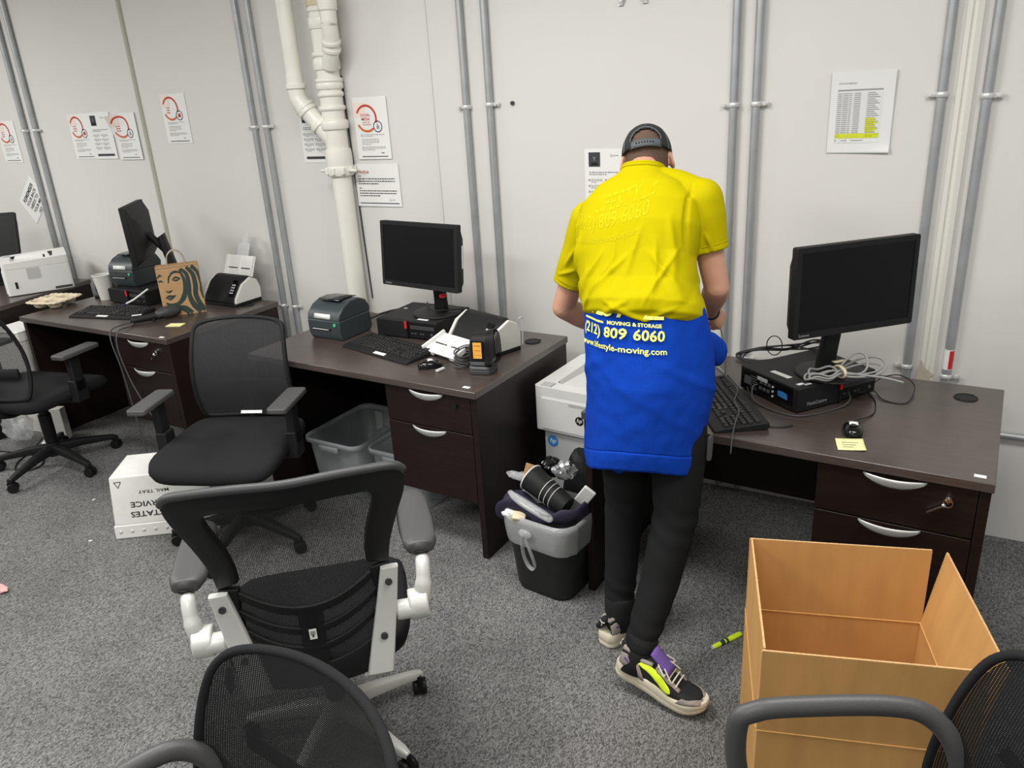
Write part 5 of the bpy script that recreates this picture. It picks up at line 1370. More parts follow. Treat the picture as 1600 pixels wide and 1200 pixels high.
b = MB(); b.loft([kr(0.76, 0.0), kr(0.80, 0.02), kr(0.97, kh - 0.02), kr(1.0, kh - 0.016), kr(1.0, kh)], 0, False); b.add(kr(0.76, 0.0), [tuple(range(28))]); b.build('bin_wall', 'basket', t, solid=0.003, smooth=40)
b = MB(); b.loft([kr(0.90, kh - 0.06, -0.004), kr(0.99, kh + 0.004, 0.0, .001), kr(1.02, kh + 0.008, 0.002, 0.002), kr(1.02, kh - 0.02, 0.005, 0.003), kr(0.99, kh - 0.06, 0.006, 0.003), kr(0.97, kh - 0.10, 0.005, 0.004), kr(0.962, kh - 0.118, 0.003, 0.003)], 0, False); b.build('liner', 'liner', t, solid=0.0008, smooth=180)['label'] = 'clear liner folded over the rim'
b = MB()
for s in (-1, 1): b.tube(catmull([(-0.02, -0.142, kh - 0.04), (-0.02 + s * 0.012, -0.15, kh - 0.08), (-0.01 + s * 0.02, -0.146, kh - 0.14), (-0.0 + s * 0.016, -0.142, kh - 0.18), (0.002, -0.14, kh - 0.195)], 5), 0.006, 8, flat=(0.4, 1.6))
b.ball((-0.02, -0.146, kh - 0.045), (0.03, 0.012, 0.018)); b.build('liner_knot', 'liner', t, smooth=180)


def crumple(name, label, cat, loc, r, m, seed, sc=(1, 1, 1), amp=0.35, group=None):
    b = MB(); b.ball((0, 0, 0), [r * k for k in sc], 0, 22, 14)
    for i, v in enumerate(b.v):
        n = noise.noise(v / r * 1.4 + Vector((seed, 0, 0))); n2 = abs(noise.noise(v / r * 3.1 + Vector((0, seed, 0)))); b.v[i] = v * (1 + amp * n - amp * 0.8 * n2)
    o = tag(b.build(name, m, smooth=25), label, cat, group); o.location = loc; return o


# filler under the visible rubbish
crumple('crumpled_bag', 'crumpled dark rubbish filling the wastebasket under the tie', 'rubbish', (KX, KY, 0.25), 0.115, 'blkm', 4, (1.05, 0.8, 0.75), 0.2)
t = thing('black_cup', 'black paper cup with three white lines lying on the wastebasket', 'cup', (KX + 0.02, KY - 0.01, 0.42), 0)
dirv = Vector((0.13, -0.03, -0.055)); 
Xc = Matrix.Translation((-0.095, 0.005, 0.03)) @ dirv.to_track_quat('Z', 'Y').to_matrix().to_4x4()
b = MB(); b.lathe([(0.0, 0.006), (0.050, 0.0), (0.053, 0.0), (0.038, 0.185), (0.0, 0.186)], 32, 0, Xc); b.build('cup_wall', 'blkm', t, smooth=40)
b = MB(); b.tube([Xc @ Vector((0.0535 * math.cos(a), 0.0535 * math.sin(a), 0)) for a in [2 * PI * k / 32 for k in range(32)]], 0.003, 6, closed=True); b.build('rim', 'white', t, smooth=180)['label'] = 'white rim'
b = MB()
for k in range(3):
    zz = 0.085 + 0.021 * k; rr_ = 0.053 - 0.015 * zz / 0.185 + 0.0006
    b.tube([Xc @ Vector((rr_ * math.cos(a), rr_ * math.sin(a), zz + 0.012 * (q / 24 - 0.5))) for q, a in [(q, -PI * 0.15 + 1.45 * PI * q / 24 + PI * 0.4) for q in range(25)]], 0.0016, 5)
b.build('line', 'white', t, smooth=180)
# patterned tie draped over the rim
tp = catmull([(-0.165, -0.085, 0.30), (-0.15, -0.10, 0.365), (-0.10, -0.095, 0.375), (-0.04, -0.10, 0.355), (0.03, -0.115, 0.352), (0.09, -0.085, 0.36), (0.14, -0.06, 0.375), (0.155, 0.0, 0.37)], 8)
b = MB(); b.tube(tp, [0.021 + 0.005 * math.sin(i * 0.5) for i in range(len(tp))], 10, flat=(1.1, 0.35)); o = tag(b.build('necktie', 'tie', smooth=180), 'dark purple dotted tie draped along the wastebasket rim', 'tie'); o.location = (KX, KY, 0)
b = MB(); b.tube(catmull([(-0.17, -0.03, 0.31), (-0.16, -0.06, 0.37), (-0.11, -0.03, 0.385), (-0.03, -0.06, 0.36), (0.05, -0.06, 0.35)], 8), 0.022, 10, flat=(1.1, 0.35)); o = tag(b.build('cloth_strip', 'tie', smooth=180), 'dark purple cloth under the black cup in the wastebasket', 'cloth'); o.location = (KX, KY, 0)
t = thing('plastic_wrapper', 'long clear plastic wrapper lying under the black cup', 'wrapper', (KX, KY, 0), 0)
b = MB(); b.tube(catmull([(-0.125, -0.085, 0.42), (-0.09, -0.10, 0.41), (-0.03, -0.115, 0.395), (0.04, -0.125, 0.375), (0.07, -0.125, 0.36)], 6), [0.010, 0.011, 0.012, 0.013, 0.015, 0.017, 0.018, 0.019, 0.02, 0.021, 0.021, 0.021, 0.021, 0.021, 0.021, 0.021, 0.021, 0.021, 0.020, 0.019, 0.018, 0.017, 0.015, 0.012, 0.006], 10, flat=(0.6, 1)); b.build('film_tube', 'film', t, smooth=40)
crumple('clear_wrapper', 'clear crinkled wrapper sticking out left of the black cup', 'wrapper', (KX - 0.135, KY + 0.0, 0.445), 0.035, 'film', 8, (1.5, 0.6, 0.45), 0.4)
b = MB(); b.box((0, 0, 0), (0.055, 0.004, 0.07), 0); b.cyl((0.012, -0.0025, -0.005), 0.014, 0.001, 'Y', 16, 1); o = tag(b.build('food_packet', ['kraft', 'orange']), 'tan packet with an orange spot beside the cup rim', 'packet'); o.location = (KX - 0.085, KY + 0.015, 0.455); o.rotation_euler = (-0.2, 0.25, 0.2)
crumple('tissue', 'crumpled white tissue at the left rim of the wastebasket', 'tissue', (KX - 0.125, KY - 0.095, 0.335), 0.026, 'paper', 2, (1.2, 0.9, 0.8), 0.4)
b = MB(); b.box((0, 0, 0), (0.05, 0.035, 0.02)); o = tag(b.build('paper_scrap', 'tape', bevel=0.004), 'folded tan paper scrap beside the tissue in the wastebasket', 'scrap'); o.location = (KX - 0.075, KY - 0.11, 0.338); o.rotation_euler = (0.5, 0.1, 0.3)
crumple('foil_wrapper', 'crumpled silver foil above the black cup', 'wrapper', (KX + 0.04, KY + 0.055, 0.475), 0.04, 'foil', 5, (1.1, 0.7, 0.9), 0.5)
crumple('plastic_packet', 'crumpled black plastic packet beside the silver foil', 'packet', (KX - 0.02, KY + 0.075, 0.465), 0.05, 'blkg', 6, (1.1, 0.7, 0.8), 0.45)
b = MB(); b.box((0, 0, 0), (0.05, 0.012, 0.10)); o = tag(b.build('white_container', 'white', bevel=0.005, segs=3), 'white plastic piece at the right of the wastebasket', 'container'); o.location = (KX + 0.15, KY - 0.01, 0.42); o.rotation_euler = (0.3, 0.6, 0.1)
crumple('black_bag', 'dark soft bag standing between the wastebasket and the carton', 'bag', (1.40, -0.80, 0.25), 0.13, 'blkm', 9, (0.7, 0.8, 1.9), 0.15).location.z = 0.23
b = MB(); b.box((0, 0, 0), (0.09, 0.004, 0.13)); o = tag(b.build('cardboard_scrap', 'kraft'), 'torn cardboard piece against the grey-white carton', 'scrap'); o.location = (1.43, -0.672, 0.42); o.rotation_euler = (0.1, 0.6, -0.1)
o = crumple('paper_scrap', 'pink paper scrap on the carpet at the left edge', 'scrap', (-0.70, -2.02, 0.012), 0.025, 'pink', 3, (1.6, 1.0, 0.45), 0.4)
for k, (x, y) in enumerate(((-0.713, -1.605), (-1.069, -1.345))):
    b = MB(); b.box((0, 0, 0.001), (0.016, 0.008, 0.002)); o = tag(b.build('paper_scrap', 'paper'), ('tiny white paper scrap on the carpet left of the mail tray', 'tiny white paper scrap on the carpet near the left chair base')[k], 'scrap'); o.location = (x, y, 0.0005); o.rotation_euler = (0, 0, 0.6 + k)

# clutter under and between the far left desks
t = thing('white_carton', 'white carton between the two leftmost desks', 'box', (-2.30, -0.72, 0), 0.10)
b = MB(); b.box((0, 0, 0.32), (0.24, 0.42, 0.64)); b.build('body', 'offw', t, bevel=0.006)
b = MB(); b.box((0, 0, 0.645), (0.25, 0.43, 0.012)); b.box((0.122, 0, 0.62), (0.006, 0.43, 0.06)); b.build('lid', 'white', t, bevel=0.004)
crumple('plastic_bag', 'clear plastic bag of papers on the floor under the left chair', 'bag', (-2.16, -1.06, 0.12), 0.10, 'film', 7, (1.1, 0.8, 1.0), 0.3)
b = MB(); b.box((0, 0, 0.10), (0.16, 0.05, 0.2)); o = tag(b.build('paper_packet', 'offw', bevel=0.004), 'off-white packet standing behind the left chair base', 'packet'); o.location = (-2.02, -0.93, 0.0); o.rotation_euler = (0, 0, 0.4)
b = MB(); b.box((0, 0, 0.02), (0.10, 0.05, 0.04)); o = tag(b.build('power_adapter', 'white', bevel=0.006), 'small white power adapter on the floor by the left chair', 'adapter'); o.location = (-1.93, -1.02, 0.0); o.rotation_euler = (0, 0, 0.7)
cable('floor_cable', 'black cable looped on the carpet at the left edge', [(-2.05, -1.0, 0.03), (-1.98, -1.12, 0.006), (-1.9, -1.25, 0.006), (-1.78, -1.32, 0.006), (-1.72, -1.25, 0.006), (-1.78, -1.17, 0.006), (-1.92, -1.15, 0.006), (-2.2, -1.2, 0.006)], 0.004, 'cable')
b = MB(); b.box((0, 0, 0.05), (0.14, 0.10, 0.10)); b.box((0, 0.0, 0.105), (0.10, 0.02, 0.02)); o = tag(b.build('black_case', 'blkm', bevel=0.01), 'low black case on the floor at the left edge', 'case'); o.location = (-2.42, -1.05, 0.0)
# ------------------------------------------------------------------ the person
PB = Vector((1.76, -1.2, 0))
person = thing('person', 'person in yellow shirt and black cap, blue sweatshirt round waist, bending over right desk', 'person', PB)
PT = Matrix.Translation(-PB)
US, UO = 0.945, Vector((0.1417, -0.1837, 0.1012))          # size and place of the upper body
PU = PT @ Matrix.Translation(UO) @ Matrix.Scale(US, 4)
V = Vector


def torso_rings(rows, n=36, tilt=0.42):
    out = []
    for x, y, z, a, bb in rows:
        k = tilt if z > 1.14 else tilt * max(0, (z - 0.95) / 0.19)
        out.append(ring((x, y, z), (1, 0, 0.06), (0, math.cos(k), -math.sin(k)), a, bb, n, 0.86))
    return out


TOR = [(1.742, -1.005, 1.06, .165, .105), (1.735, -0.995, 1.12, .175, .11), (1.700, -0.965, 1.19, .178, .115), (1.672, -0.92, 1.28, .185, .122), (1.66, -0.878, 1.37, .195, .118), (1.655, -0.845, 1.44, .19, .10), (1.648, -0.815, 1.49, .12, .072), (1.640, -0.785, 1.525, .060, .055)]
LS, RS = V((1.468, -0.828, 1.385)), V((1.842, -0.80, 1.452))
LE, RE = V((1.352, -0.825, 1.065)), V((1.905, -0.80, 1.17))
LW, RW = V((1.485, -0.645, 0.925)), V((1.848, -0.665, 1.052))
HIPS = [(1.745, -1.03, 1.08, .168, .10), (1.747, -1.055, 0.98, .175, .112), (1.75, -1.065, 0.90, .175, .112), (1.75, -1.06, 0.84, .15, .09)]
LLEG = [V((1.712, -1.157, 0.942)), V((1.722, -1.171, 0.763)), V((1.715, -1.153, 0.53)), V((1.712, -1.176, 0.328)), V((1.716, -1.222, 0.105))]
RLEG = [V((1.880, -1.157, 0.942)), V((1.907, -1.185, 0.763)), V((1.909, -1.216, 0.54)), V((1.886, -1.292, 0.328)), V((1.858, -1.42, 0.125))]

# head frame
hf = V((-0.24, 0.80, -0.50)).normalized(); hr = V((0.95, 0.27, 0.08)); hr = (hr - hf * hr.dot(hf)).normalized(); hu = hr.cross(hf)
HC = V((1.616, -0.672, 1.562))
HX = Matrix((hr, hf, hu)).transposed().to_4x4(); HX.translation = HC


def hand(b, W, d, n, curl, spread=1.0, mi=0, thumb=0.6, side=1):
    """W wrist, d towards the knuckles, n out of the palm; side: +1 thumb along d x n"""
    d = d.normalized(); n = (n - d * n.dot(d)).normalized(); s = d.cross(n) * side
    rings = []
    for t, a, t2 in ((-0.01, 0.025, 0.02), (0.02, 0.031, 0.019), (0.055, 0.039, 0.017), (0.082, 0.039, 0.0145), (0.092, 0.034, 0.011)):
        rings.append(ring(W + d * t, s, n, a, t2, 18, 0.8))
    b.loft(rings, mi)
    for k, (off, L) in enumerate(((0.028, (0.042, 0.026, 0.020)), (0.0095, (0.046, 0.030, 0.022)), (-0.0095, (0.043, 0.028, 0.021)), (-0.027, (0.033, 0.021, 0.018)))):
        p = W + d * (0.084 - 0.004 * abs(k - 1)) + s * off; ang = 0; pts = [p - d * 0.02, p]
        for q, l in enumerate(L):
            ang += curl[q] * (1 + 0.12 * k)
            dd = d * math.cos(ang) + n * math.sin(ang) + s * (0.05 * (1.5 - k)) * spread
            p = p + dd.normalized() * l; pts.append(p)
        b.limb(pts, [0.0095, 0.0098, 0.0090, 0.0083, 0.007], 10, mi)
    p = W + d * 0.025 + s * 0.026
    q1 = p + (s * 0.75 + d * 0.55 + n * 0.35).normalized() * 0.042
    q2 = q1 + (s * 0.1 + d * 0.8 + n * thumb).normalized() * 0.032
    q3 = q2 + (-s * 0.25 + d * 0.7 + n * thumb).normalized() * 0.024
    b.limb([p - s * 0.015, q1, q2, q3], [0.016, 0.0115, 0.0105, 0.0085], 10, mi)


b = MB(PU)
b.loft(torso_rings(TOR)); b.loft([ring(V(r[:3]), (1, 0, 0), (0, 1, 0), r[3] * 0.95, r[4] * 0.95, 36) for r in HIPS[::-1]])
for S, E_, Wr in ((LS, LE, LW), (RS, RE, RW)):
    C = V((1.65, S.y - 0.01, S.z - 0.01))
    b.limb([C + (S - C) * 0.6, S, S + (E_ - S) * 0.45, S + (E_ - S) * 0.8, E_], [0.05, 0.05, 0.047, 0.044, 0.041], 18)
    b.limb([E_, E_ + (Wr - E_) * 0.3, E_ + (Wr - E_) * 0.7, Wr], [0.042, 0.045, 0.036, 0.027], 18)
hand(b, RW, V((0.30, 0.72, -0.62)), V((-0.85, 0.25, -0.1)), (0.75, 1.1, 0.7), 1.0, thumb=0.7, side=1)
hand(b, LW, V((0.85, 0.42, -0.22)), V((0.1, -0.2, -0.95)), (0.35, 0.6, 0.4), 1.0, thumb=0.4, side=-1)
b.T = PT
for L, r in ((LLEG, (.078, .072, .055, .051, .036)), (RLEG, (.078, .074, .057, .054, .036))): b.limb(L, r, 18)
for L, dd in ((LLEG, V((0.34, 0.94, 0))), (RLEG, V((1, -0.02, -0.12)))): b.limb([L[-1], L[-1] + V((0, 0, -0.045)) + dd * 0.03, L[-1] + V((0, 0, -0.06)) + dd * 0.12], [0.034, 0.032, 0.024], 14)
# neck
b.T = PU
b.limb([V((1.642, -0.80, 1.51)), V((1.634, -0.752, 1.535)), HC - hu * 0.075 - hf * 0.02, HC - hu * 0.02 - hf * 0.015], [0.062, 0.058, 0.054, 0.052], 20)
# head: rings up the head axis (local x right, y forward, z up)
hb = []
for z, a, f, bk, cy in ((-.118, .022, .018, .015, .052), (-.11, .040, .036, .05, .035), (-.085, .054, .07, .06, .02), (-.05, .062, .085, .078, .005), (-.015, .068, .088, .09, 0), (.02, .073, .09, .096, -.004), (.055, .072, .086, .094, -.006), (.085, .060, .068, .078, -.008), (.104, .038, .042, .05, -.008), (.112, .014, .016, .02, -.008)):
    R_ = []
    for i in range(30):
        q = 2 * PI * i / 30; sy = math.sin(q)
        R_.append(HX @ V((a * sgnpow(math.cos(q), 0.92), cy + (f if sy > 0 else bk) * sgnpow(sy, 0.92), z)))
    hb.append(R_)
b.loft(hb)
b.limb([HX @ V((0, .083, .022)), HX @ V((0, .098, -.005)), HX @ V((0, .106, -.022))], [.008, .011, .014], 10)          # nose
for s in (-1, 1):
    b.ball(HX @ V((s * .011, .094, -.024)), .008, 0, 10, 6)
    b.limb([HX @ V((s * .012, .085, .03)), HX @ V((s * .03, .087, .033)), HX @ V((s * .045, .078, .028))], [.008, .009, .007], 8)   # brow ridge
    b.ball(HX @ V((s * .043, .066, -.02)), (.016, .012, .014), 0, 10, 6)
    e0 = []
    for i in range(14):
        q = 2 * PI * i / 14
        e0.append(HX @ V((s * (.079 + .010 * max(0, -math.sin(q * 1.0 + .3))), -.012 + .017 * math.cos(q) - 0.004 * math.sin(q), .0 + .031 * math.sin(q))))
    b.tube(e0, 0.006, 8, closed=True)
    b.ball(HX @ V((s * .077, -.010, 0)), (.009, .014, .026), 0, 10, 8, HX.to_3x3().to_4x4())
b.limb([HX @ V((-.022, .082, -.062)), HX @ V((0, .092, -.060)), HX @ V((.022, .082, -.062))], [.006, .0075, .006], 8)   # lips
b.limb([HX @ V((-.019, .081, -.073)), HX @ V((0, .090, -.073)), HX @ V((.019, .081, -.073))], [.006, .008, .006], 8)
body = b.build('body', 'skin', person, remesh=0.0045, relax=3, smooth=180)
for s in (-1, 1):
    b = MB(PU); b.ball(HX @ V((s * .031, .0795, .014)), .0115, 0, 14, 10); b.ball(HX @ V((s * .031, .0865, .014)), .0055, 1, 10, 8); b.build('eye', ['paper', 'inkb'], body, smooth=180)

# short hair below the cap
hr_ = []
for z, a, bk, cy in ((-.118, .056, .076, 0.004), (-.104, .057, .075, 0.002), (-.088, .057, .073, 0.0), (-.07, .0585, .0745, 0.0), (-.05, .065, .081, 0.0), (-.015, .071, .093, 0), (.02, .076, .099, -.004), (.055, .074, .095, -.006), (.08, .062, .08, -.008), (.10, .03, .04, -.008)):
    lo = -.12 if z > .0 else .02 + (-.02 - z) * 1.2
    hr_.append([HX @ V((a * math.cos(q), cy + bk * math.sin(q), z)) for q in [PI * 1.0 + 0.10 + (PI - 0.20) * i / 28 for i in range(29)]])
b = MB(PU); n_ = 29
b.grid(lambda u, v: hr_[round(v * 9)][round(u * 28)], 28, 9); b.build('hair', 'hair', person, smooth=180, solid=0.003, offset=0)

# cap, peak forward, snap opening at the back
ct = MB(PU)


def capP(az, el, k=1.0):
    """az 0 = back, + to the right; el 0 rim .. 1 crown"""
    e = el * PI / 2
    a, f, h = .0835 * k, .112 * k, .104 * k
    return HX @ V((a * math.cos(e) ** 0.8 * math.sin(az), -.004 - f * math.cos(e) ** 0.8 * math.cos(az), .018 + h * math.sin(e) - 0.012 * math.cos(az) * (1 - el)))


vs = []; fs = []; NA, NE = 72, 20
keep = {}
for j in range(NE + 1):
    for i in range(NA): vs.append(capP(-PI + 2 * PI * i / NA, j / NE))
for j in range(NE):
    for i in range(NA):
        az = -PI + 2 * PI * (i + .5) / NA; el = (j + .5) / NE
        if abs(az) < 0.62 and 0.13 < el < 0.13 + 0.27 * math.sqrt(max(0, 1 - (az / 0.62) ** 2)): continue
        if abs(az) < 0.62 and el <= 0.13: continue
        fs.append((j * NA + i, j * NA + (i + 1) % NA, (j + 1) * NA + (i + 1) % NA, (j + 1) * NA + i))
ct.add(vs, fs); cap = ct.build('cap', 'capm', person, solid=0.0025, offset=1, smooth=180)
b = MB(PU)
b.grid(lambda u, v: capP(-0.68 + 1.36 * u, -0.02 + 0.16 * v, 1.012), 24, 2); b.build('cap_strap', 'strap', cap, solid=0.0025)['label'] = 'grey snap strap'
b = MB(PU)
for k in range(7): b.ball(capP(-0.36 + 0.11 * k, 0.06, 1.025), 0.0028, 0, 8, 6)
b.tube([capP(-PI + 2 * PI * q / 60, 0.02, 1.018) for q in range(60) if abs(-PI + 2 * PI * q / 60) > 0.62], 0.0012, 5)
b.build('snap_stud', 'blk', cap, smooth=180)
b = MB(PU)
arch = [capP(0.66 * math.cos(q), 0.14 + 0.32 * math.sin(q), 1.028) for q in [PI * k / 24 for k in range(25)]]
b.tube(arch, 0.0007, 5)
for a in (0.0,): b.tube([capP(a - 0.04, e / 20, 1.03) for e in range(11, 20)], 0.0006, 5); b.tube([capP(a + 0.04, e / 20, 1.03) for e in range(11, 20)], 0.0006, 5)
for a in (-1.05, 1.05): b.tube([capP(a, e / 20, 1.03) for e in range(0, 20)], 0.0006, 5)
b.build('stitching', 'stitch', cap, smooth=180)['label'] = 'pale stitching'
b = MB(PU)
b.grid(lambda u, v: HX @ V(((-1 + 2 * u) * .074, .088 + .075 * v * math.sqrt(max(0, 1 - (-1 + 2 * u) ** 2 * .8)), .024 - .012 * v - .03 * (-1 + 2 * u) ** 2)), 18, 6); b.build('cap_peak', 'capm', cap, solid=0.003)
b = MB(PU); b.ball(capP(0, 1.0, 1.03), 0.006); b.build('cap_button', 'capm', cap)

# trousers
b = MB(PU)
b.loft([ring(V(r[:3]), (1, 0, 0), (0, 1, 0), r[3] + .012, r[4] + .012, 36) for r in HIPS[::-1]])
b.T = PT
b.limb(LLEG[:1] + LLEG[1:4] + [LLEG[4] + V((-0.002, 0.006, 0.02))], [.093, .087, .068, .057, .047], 24)
b.limb(RLEG[:1] + RLEG[1:4] + [RLEG[4] + V((0.002, 0.01, 0.025))], [.093, .089, .071, .063, .049], 24)


def trouser_post(me):
    N_ = [v.normal.copy() for v in me.vertices]; out = []
    for v, nn in zip(me.vertices, N_):
        p = v.co + PB; z = p.z
        w = 0.0
        for zc, amp, ph in ((0.52, 0.002, 1.0), (0.17, 0.003, 2.0), (0.22, 0.002, 4.0)):
            w += amp * math.exp(-((z - zc) / (0.07 if zc > .3 else .05)) ** 2) * math.sin(z * 95 + p.x * 45 + ph)
        w += 0.004 * noise.noise(V((p.x * 7, p.y * 7, p.z * 3)))
        out.extend(v.co + nn * w)
    me.vertices.foreach_set('co', out); me.update()


b.build('trousers', 'trouser', person, remesh=0.007, relax=4, smooth=180, post=trouser_post)
for L, dd in ((LLEG, V((0, 0, 0))), (RLEG, V((0, 0.0, 0)))):
    b = MB(PT); ax = (L[4] - L[3]).normalized(); c0 = L[4] - ax * 0.01
    b.loft([ring(c0 + ax * t, ax.orthogonal(), ax.cross(ax.orthogonal()), r, r, 40) for t, r in ((-0.055, .049), (-0.045, .0525), (-.02, .0505), (0.005, .0485), (0.018, .047), (0.03, .042), (0.07, .038))]); b.build('ankle_cuff', 'sock', person, smooth=180)

# shirt
SH = [(1.738, -1.005, 1.098, .180, .135), (1.730, -1.003, 1.118, .200, .166), (1.722, -0.998, 1.145, .200, .168), (1.692, -0.96, 1.205, .195, .146), (1.664, -0.918, 1.285, .199, .142), (1.658, -0.876, 1.37, .213, .140), (1.654, -0.843, 1.44, .203, .120), (1.648, -0.815, 1.495, .150, .094), (1.642, -0.786, 1.525, .090, .074), (1.638, -0.767, 1.545, .072, .065)]
b = MB(PU); b.loft(torso_rings(SH, 44))
for S, E_, t, r0, r1 in ((LS, LE, 0.72, .070, .063), (RS, RE, 0.56, .074, .062)):
    C = V((1.65, S.y - 0.015, S.z - 0.02)); e = S + (E_ - S) * t
    ax = (E_ - S).normalized()
    b.limb([C, C + (S - C) * 0.5 + V((0, 0, 0.004)), S], [.088, .086, r0], 26)
    q0 = S - ax * 0.0
    b.ball(S, r0 * 1.0, 0, 26, 16)
    if S is RS: b.limb([V((1.67, -0.785, 1.505)), V((1.76, -0.79, 1.488)), S + V((0.0, 0, 0.012))], [.062, .062, .06], 22)
    b.tube([q0, q0 + ax * 0.05, q0 + (e - q0) * 0.6, e - ax * 0.02, e], [r0, r0 * .99, (r0 + r1) / 2, r1, r1 + .001], 26)
FOLDS = [  # (x, z) to (x, z) on the back, height, half-width
    (1.52, 1.16, 1.60, 1.32, .007, .012), (1.55, 1.14, 1.64, 1.30, .005, .010), (1.60, 1.13, 1.72, 1.20, .006, .011), (1.88, 1.21, 1.76, 1.33, .006, .012),
    (1.84, 1.13, 1.66, 1.19, .006, .010), (1.88, 1.15, 1.70, 1.16, .005, .009), (1.64, 1.38, 1.655, 1.25, .003, .010), (1.72, 1.40, 1.70, 1.27, .004, .012), (1.80, 1.42, 1.84, 1.26, .006, .014),
    (1.50, 1.36, 1.48, 1.22, .006, .012), (1.55, 1.26, 1.49, 1.15, .005, .010), (1.77, 1.36, 1.80, 1.22, .004, .010), (1.60, 1.22, 1.70, 1.33, .004, .010), (1.83, 1.33, 1.78, 1.20, .004, .009), (1.70, 1.12, 1.86, 1.18, .005, .009),
    (1.83, 1.50, 1.85, 1.34, -.005, .007), (1.47, 1.43, 1.475, 1.30, -.005, .008), (1.56, 1.11, 1.66, 1.15, .005, .009), (1.88, 1.36, 1.90, 1.31, .004, .008), (1.40, 1.24, 1.44, 1.30, .005, .009), (1.36, 1.20, 1.43, 1.22, .004, .008)]


def shirt_post(me):
    N_ = [v.normal.copy() for v in me.vertices]; out = []
    for v, nn in zip(me.vertices, N_):
        p = (v.co + PB - UO) / US; w = 0.0
        if nn.y < 0.35:
            for x0, z0, x1, z1, h, wd in FOLDS:
                dx, dz = x1 - x0, z1 - z0; L2 = dx * dx + dz * dz
                t = ((p.x - x0) * dx + (p.z - z0) * dz) / L2
                if -0.15 < t < 1.15:
                    dist = abs((p.x - x0) * dz - (p.z - z0) * dx) / math.sqrt(L2)
                    if dist < wd * 3: w += 1.9 * h * math.exp(-(dist / (wd * 0.75)) ** 2) * math.sin(PI * min(1, max(0, (t + .15) / 1.3)))
        lowf = max(0, min(1, (1.36 - p.z) / 0.2))
        lowf *= max(0.15, min(1, (p.z - 1.12) / 0.07))
        w *= max(0.2, min(1, (p.z - 1.11) / 0.06))
        w += (0.0018 + 0.0045 * lowf) * noise.noise(V((p.x * 13 + p.z * 8, p.y * 6, p.z * 12 - p.x * 9)))
        w += 0.002 * lowf * noise.noise(V((p.x * 34 - p.z * 20, p.y * 10, p.z * 30)))
        out.extend(v.co + nn * w)
    me.vertices.foreach_set('co', out); me.update()


shirt = b.build('shirt', 'yellow', person, remesh=0.0045, relax=4, smooth=180, post=shirt_post)
# sleeve hems and collar rib
b = MB(PU)
for S, E_, t, r in ((LS, LE, 0.72, .0645), (RS, RE, 0.56, .0635)):
    ax = (E_ - S).normalized(); e = S + (E_ - S) * t
    for dz in (0.022,): b.tube([e - ax * dz + q for q in [(ax.orthogonal().normalized() * math.cos(a) + ax.cross(ax.orthogonal().normalized()) * math.sin(a)) * r for a in [2 * PI * k / 40 for k in range(40)]]], 0.0014, 6, closed=True)
b.build('sleeve_hem', 'yellow', shirt, smooth=180)
b = MB(PU); rk = 0.42
for x, y, z, a, r in ((1.638, -0.767, 1.546, .071, .006), (1.6375, -0.764, 1.554, .068, .005)):
    b.tube(ring((x, y, z), (1, 0, 0.06), (0, math.cos(rk), -math.sin(rk)), a, a - .006, 40, 0.9), r, 8, closed=True)
b.build('collar', 'yellow', shirt, smooth=180)

# tone-on-tone print across the shoulder blades, laid on the cloth
shirt.data.update()
bv = BVHTree.FromPolygons([tuple((v.co + PB - UO) / US) for v in shirt.data.vertices], [tuple(p.vertices) for p in shirt.data.polygons])


def on_shirt(x, z):
    hit = bv.ray_cast(V((x, -1.6, z - 0.30)), V((0, 1, 0.36)).normalized())
    return (hit[0] + hit[1] * 0.0008) if hit[0] and hit[0].y < -0.80 else None


def fit_text(b, body, width, mi, F, bold=0.0, shear=0.0, vs=1.0):
    vsx, fs = text_geo(body, 1.0, bold, shear)
    x0 = min(v[0] for v in vsx); x1 = max(v[0] for v in vsx); k = width / (x1 - x0); xm = (x0 + x1) / 2
    pts = [F((v[0] - xm) * k, v[1] * k * vs) for v in vsx]
    fs = [f for f in fs if all(pts[i] is not None for i in f)]
    used = sorted({i for f in fs for i in f}); ix = {v: k for k, v in enumerate(used)}
    b.add([pts[i] for i in used], [tuple(ix[i] for i in f) for f in fs], mi)


for body_, wd, cx, cz in (('(212) 809 6060', 0.27, 1.605, 1.488), ('LIFESTYLE', 0.20, 1.645, 1.535), ('www.lifestyle-moving.com', 0.24, 1.60, 1.450)):
    b = MB(PU); fit_text(b, body_, wd, 0, lambda x, y: on_shirt(cx + x * 0.97 - y * 0.2, cz + y + x * 0.24), 0.012, 0.15 if 'LIFE' in body_ else 0)
    b.build('shirt_print', 'yellowp', shirt, smooth=0)['label'] = 'faint pale yellow lettering'

# sweatshirt tied round the waist
def sw_c(z):
    t = min(1, max(0, (1.17 - z) / 0.52))
    a = 0.191 + 0.008 * math.sin(PI * min(1, t * 1.2)) + 0.010 * t
    bb = 0.140 + 0.052 * min(1, t * 2.2) - 0.006 * t
    return V((1.725 + 0.022 * math.sin(PI * t) + 0.012 * t, -1.003 - 0.04 * t, z)), a, bb


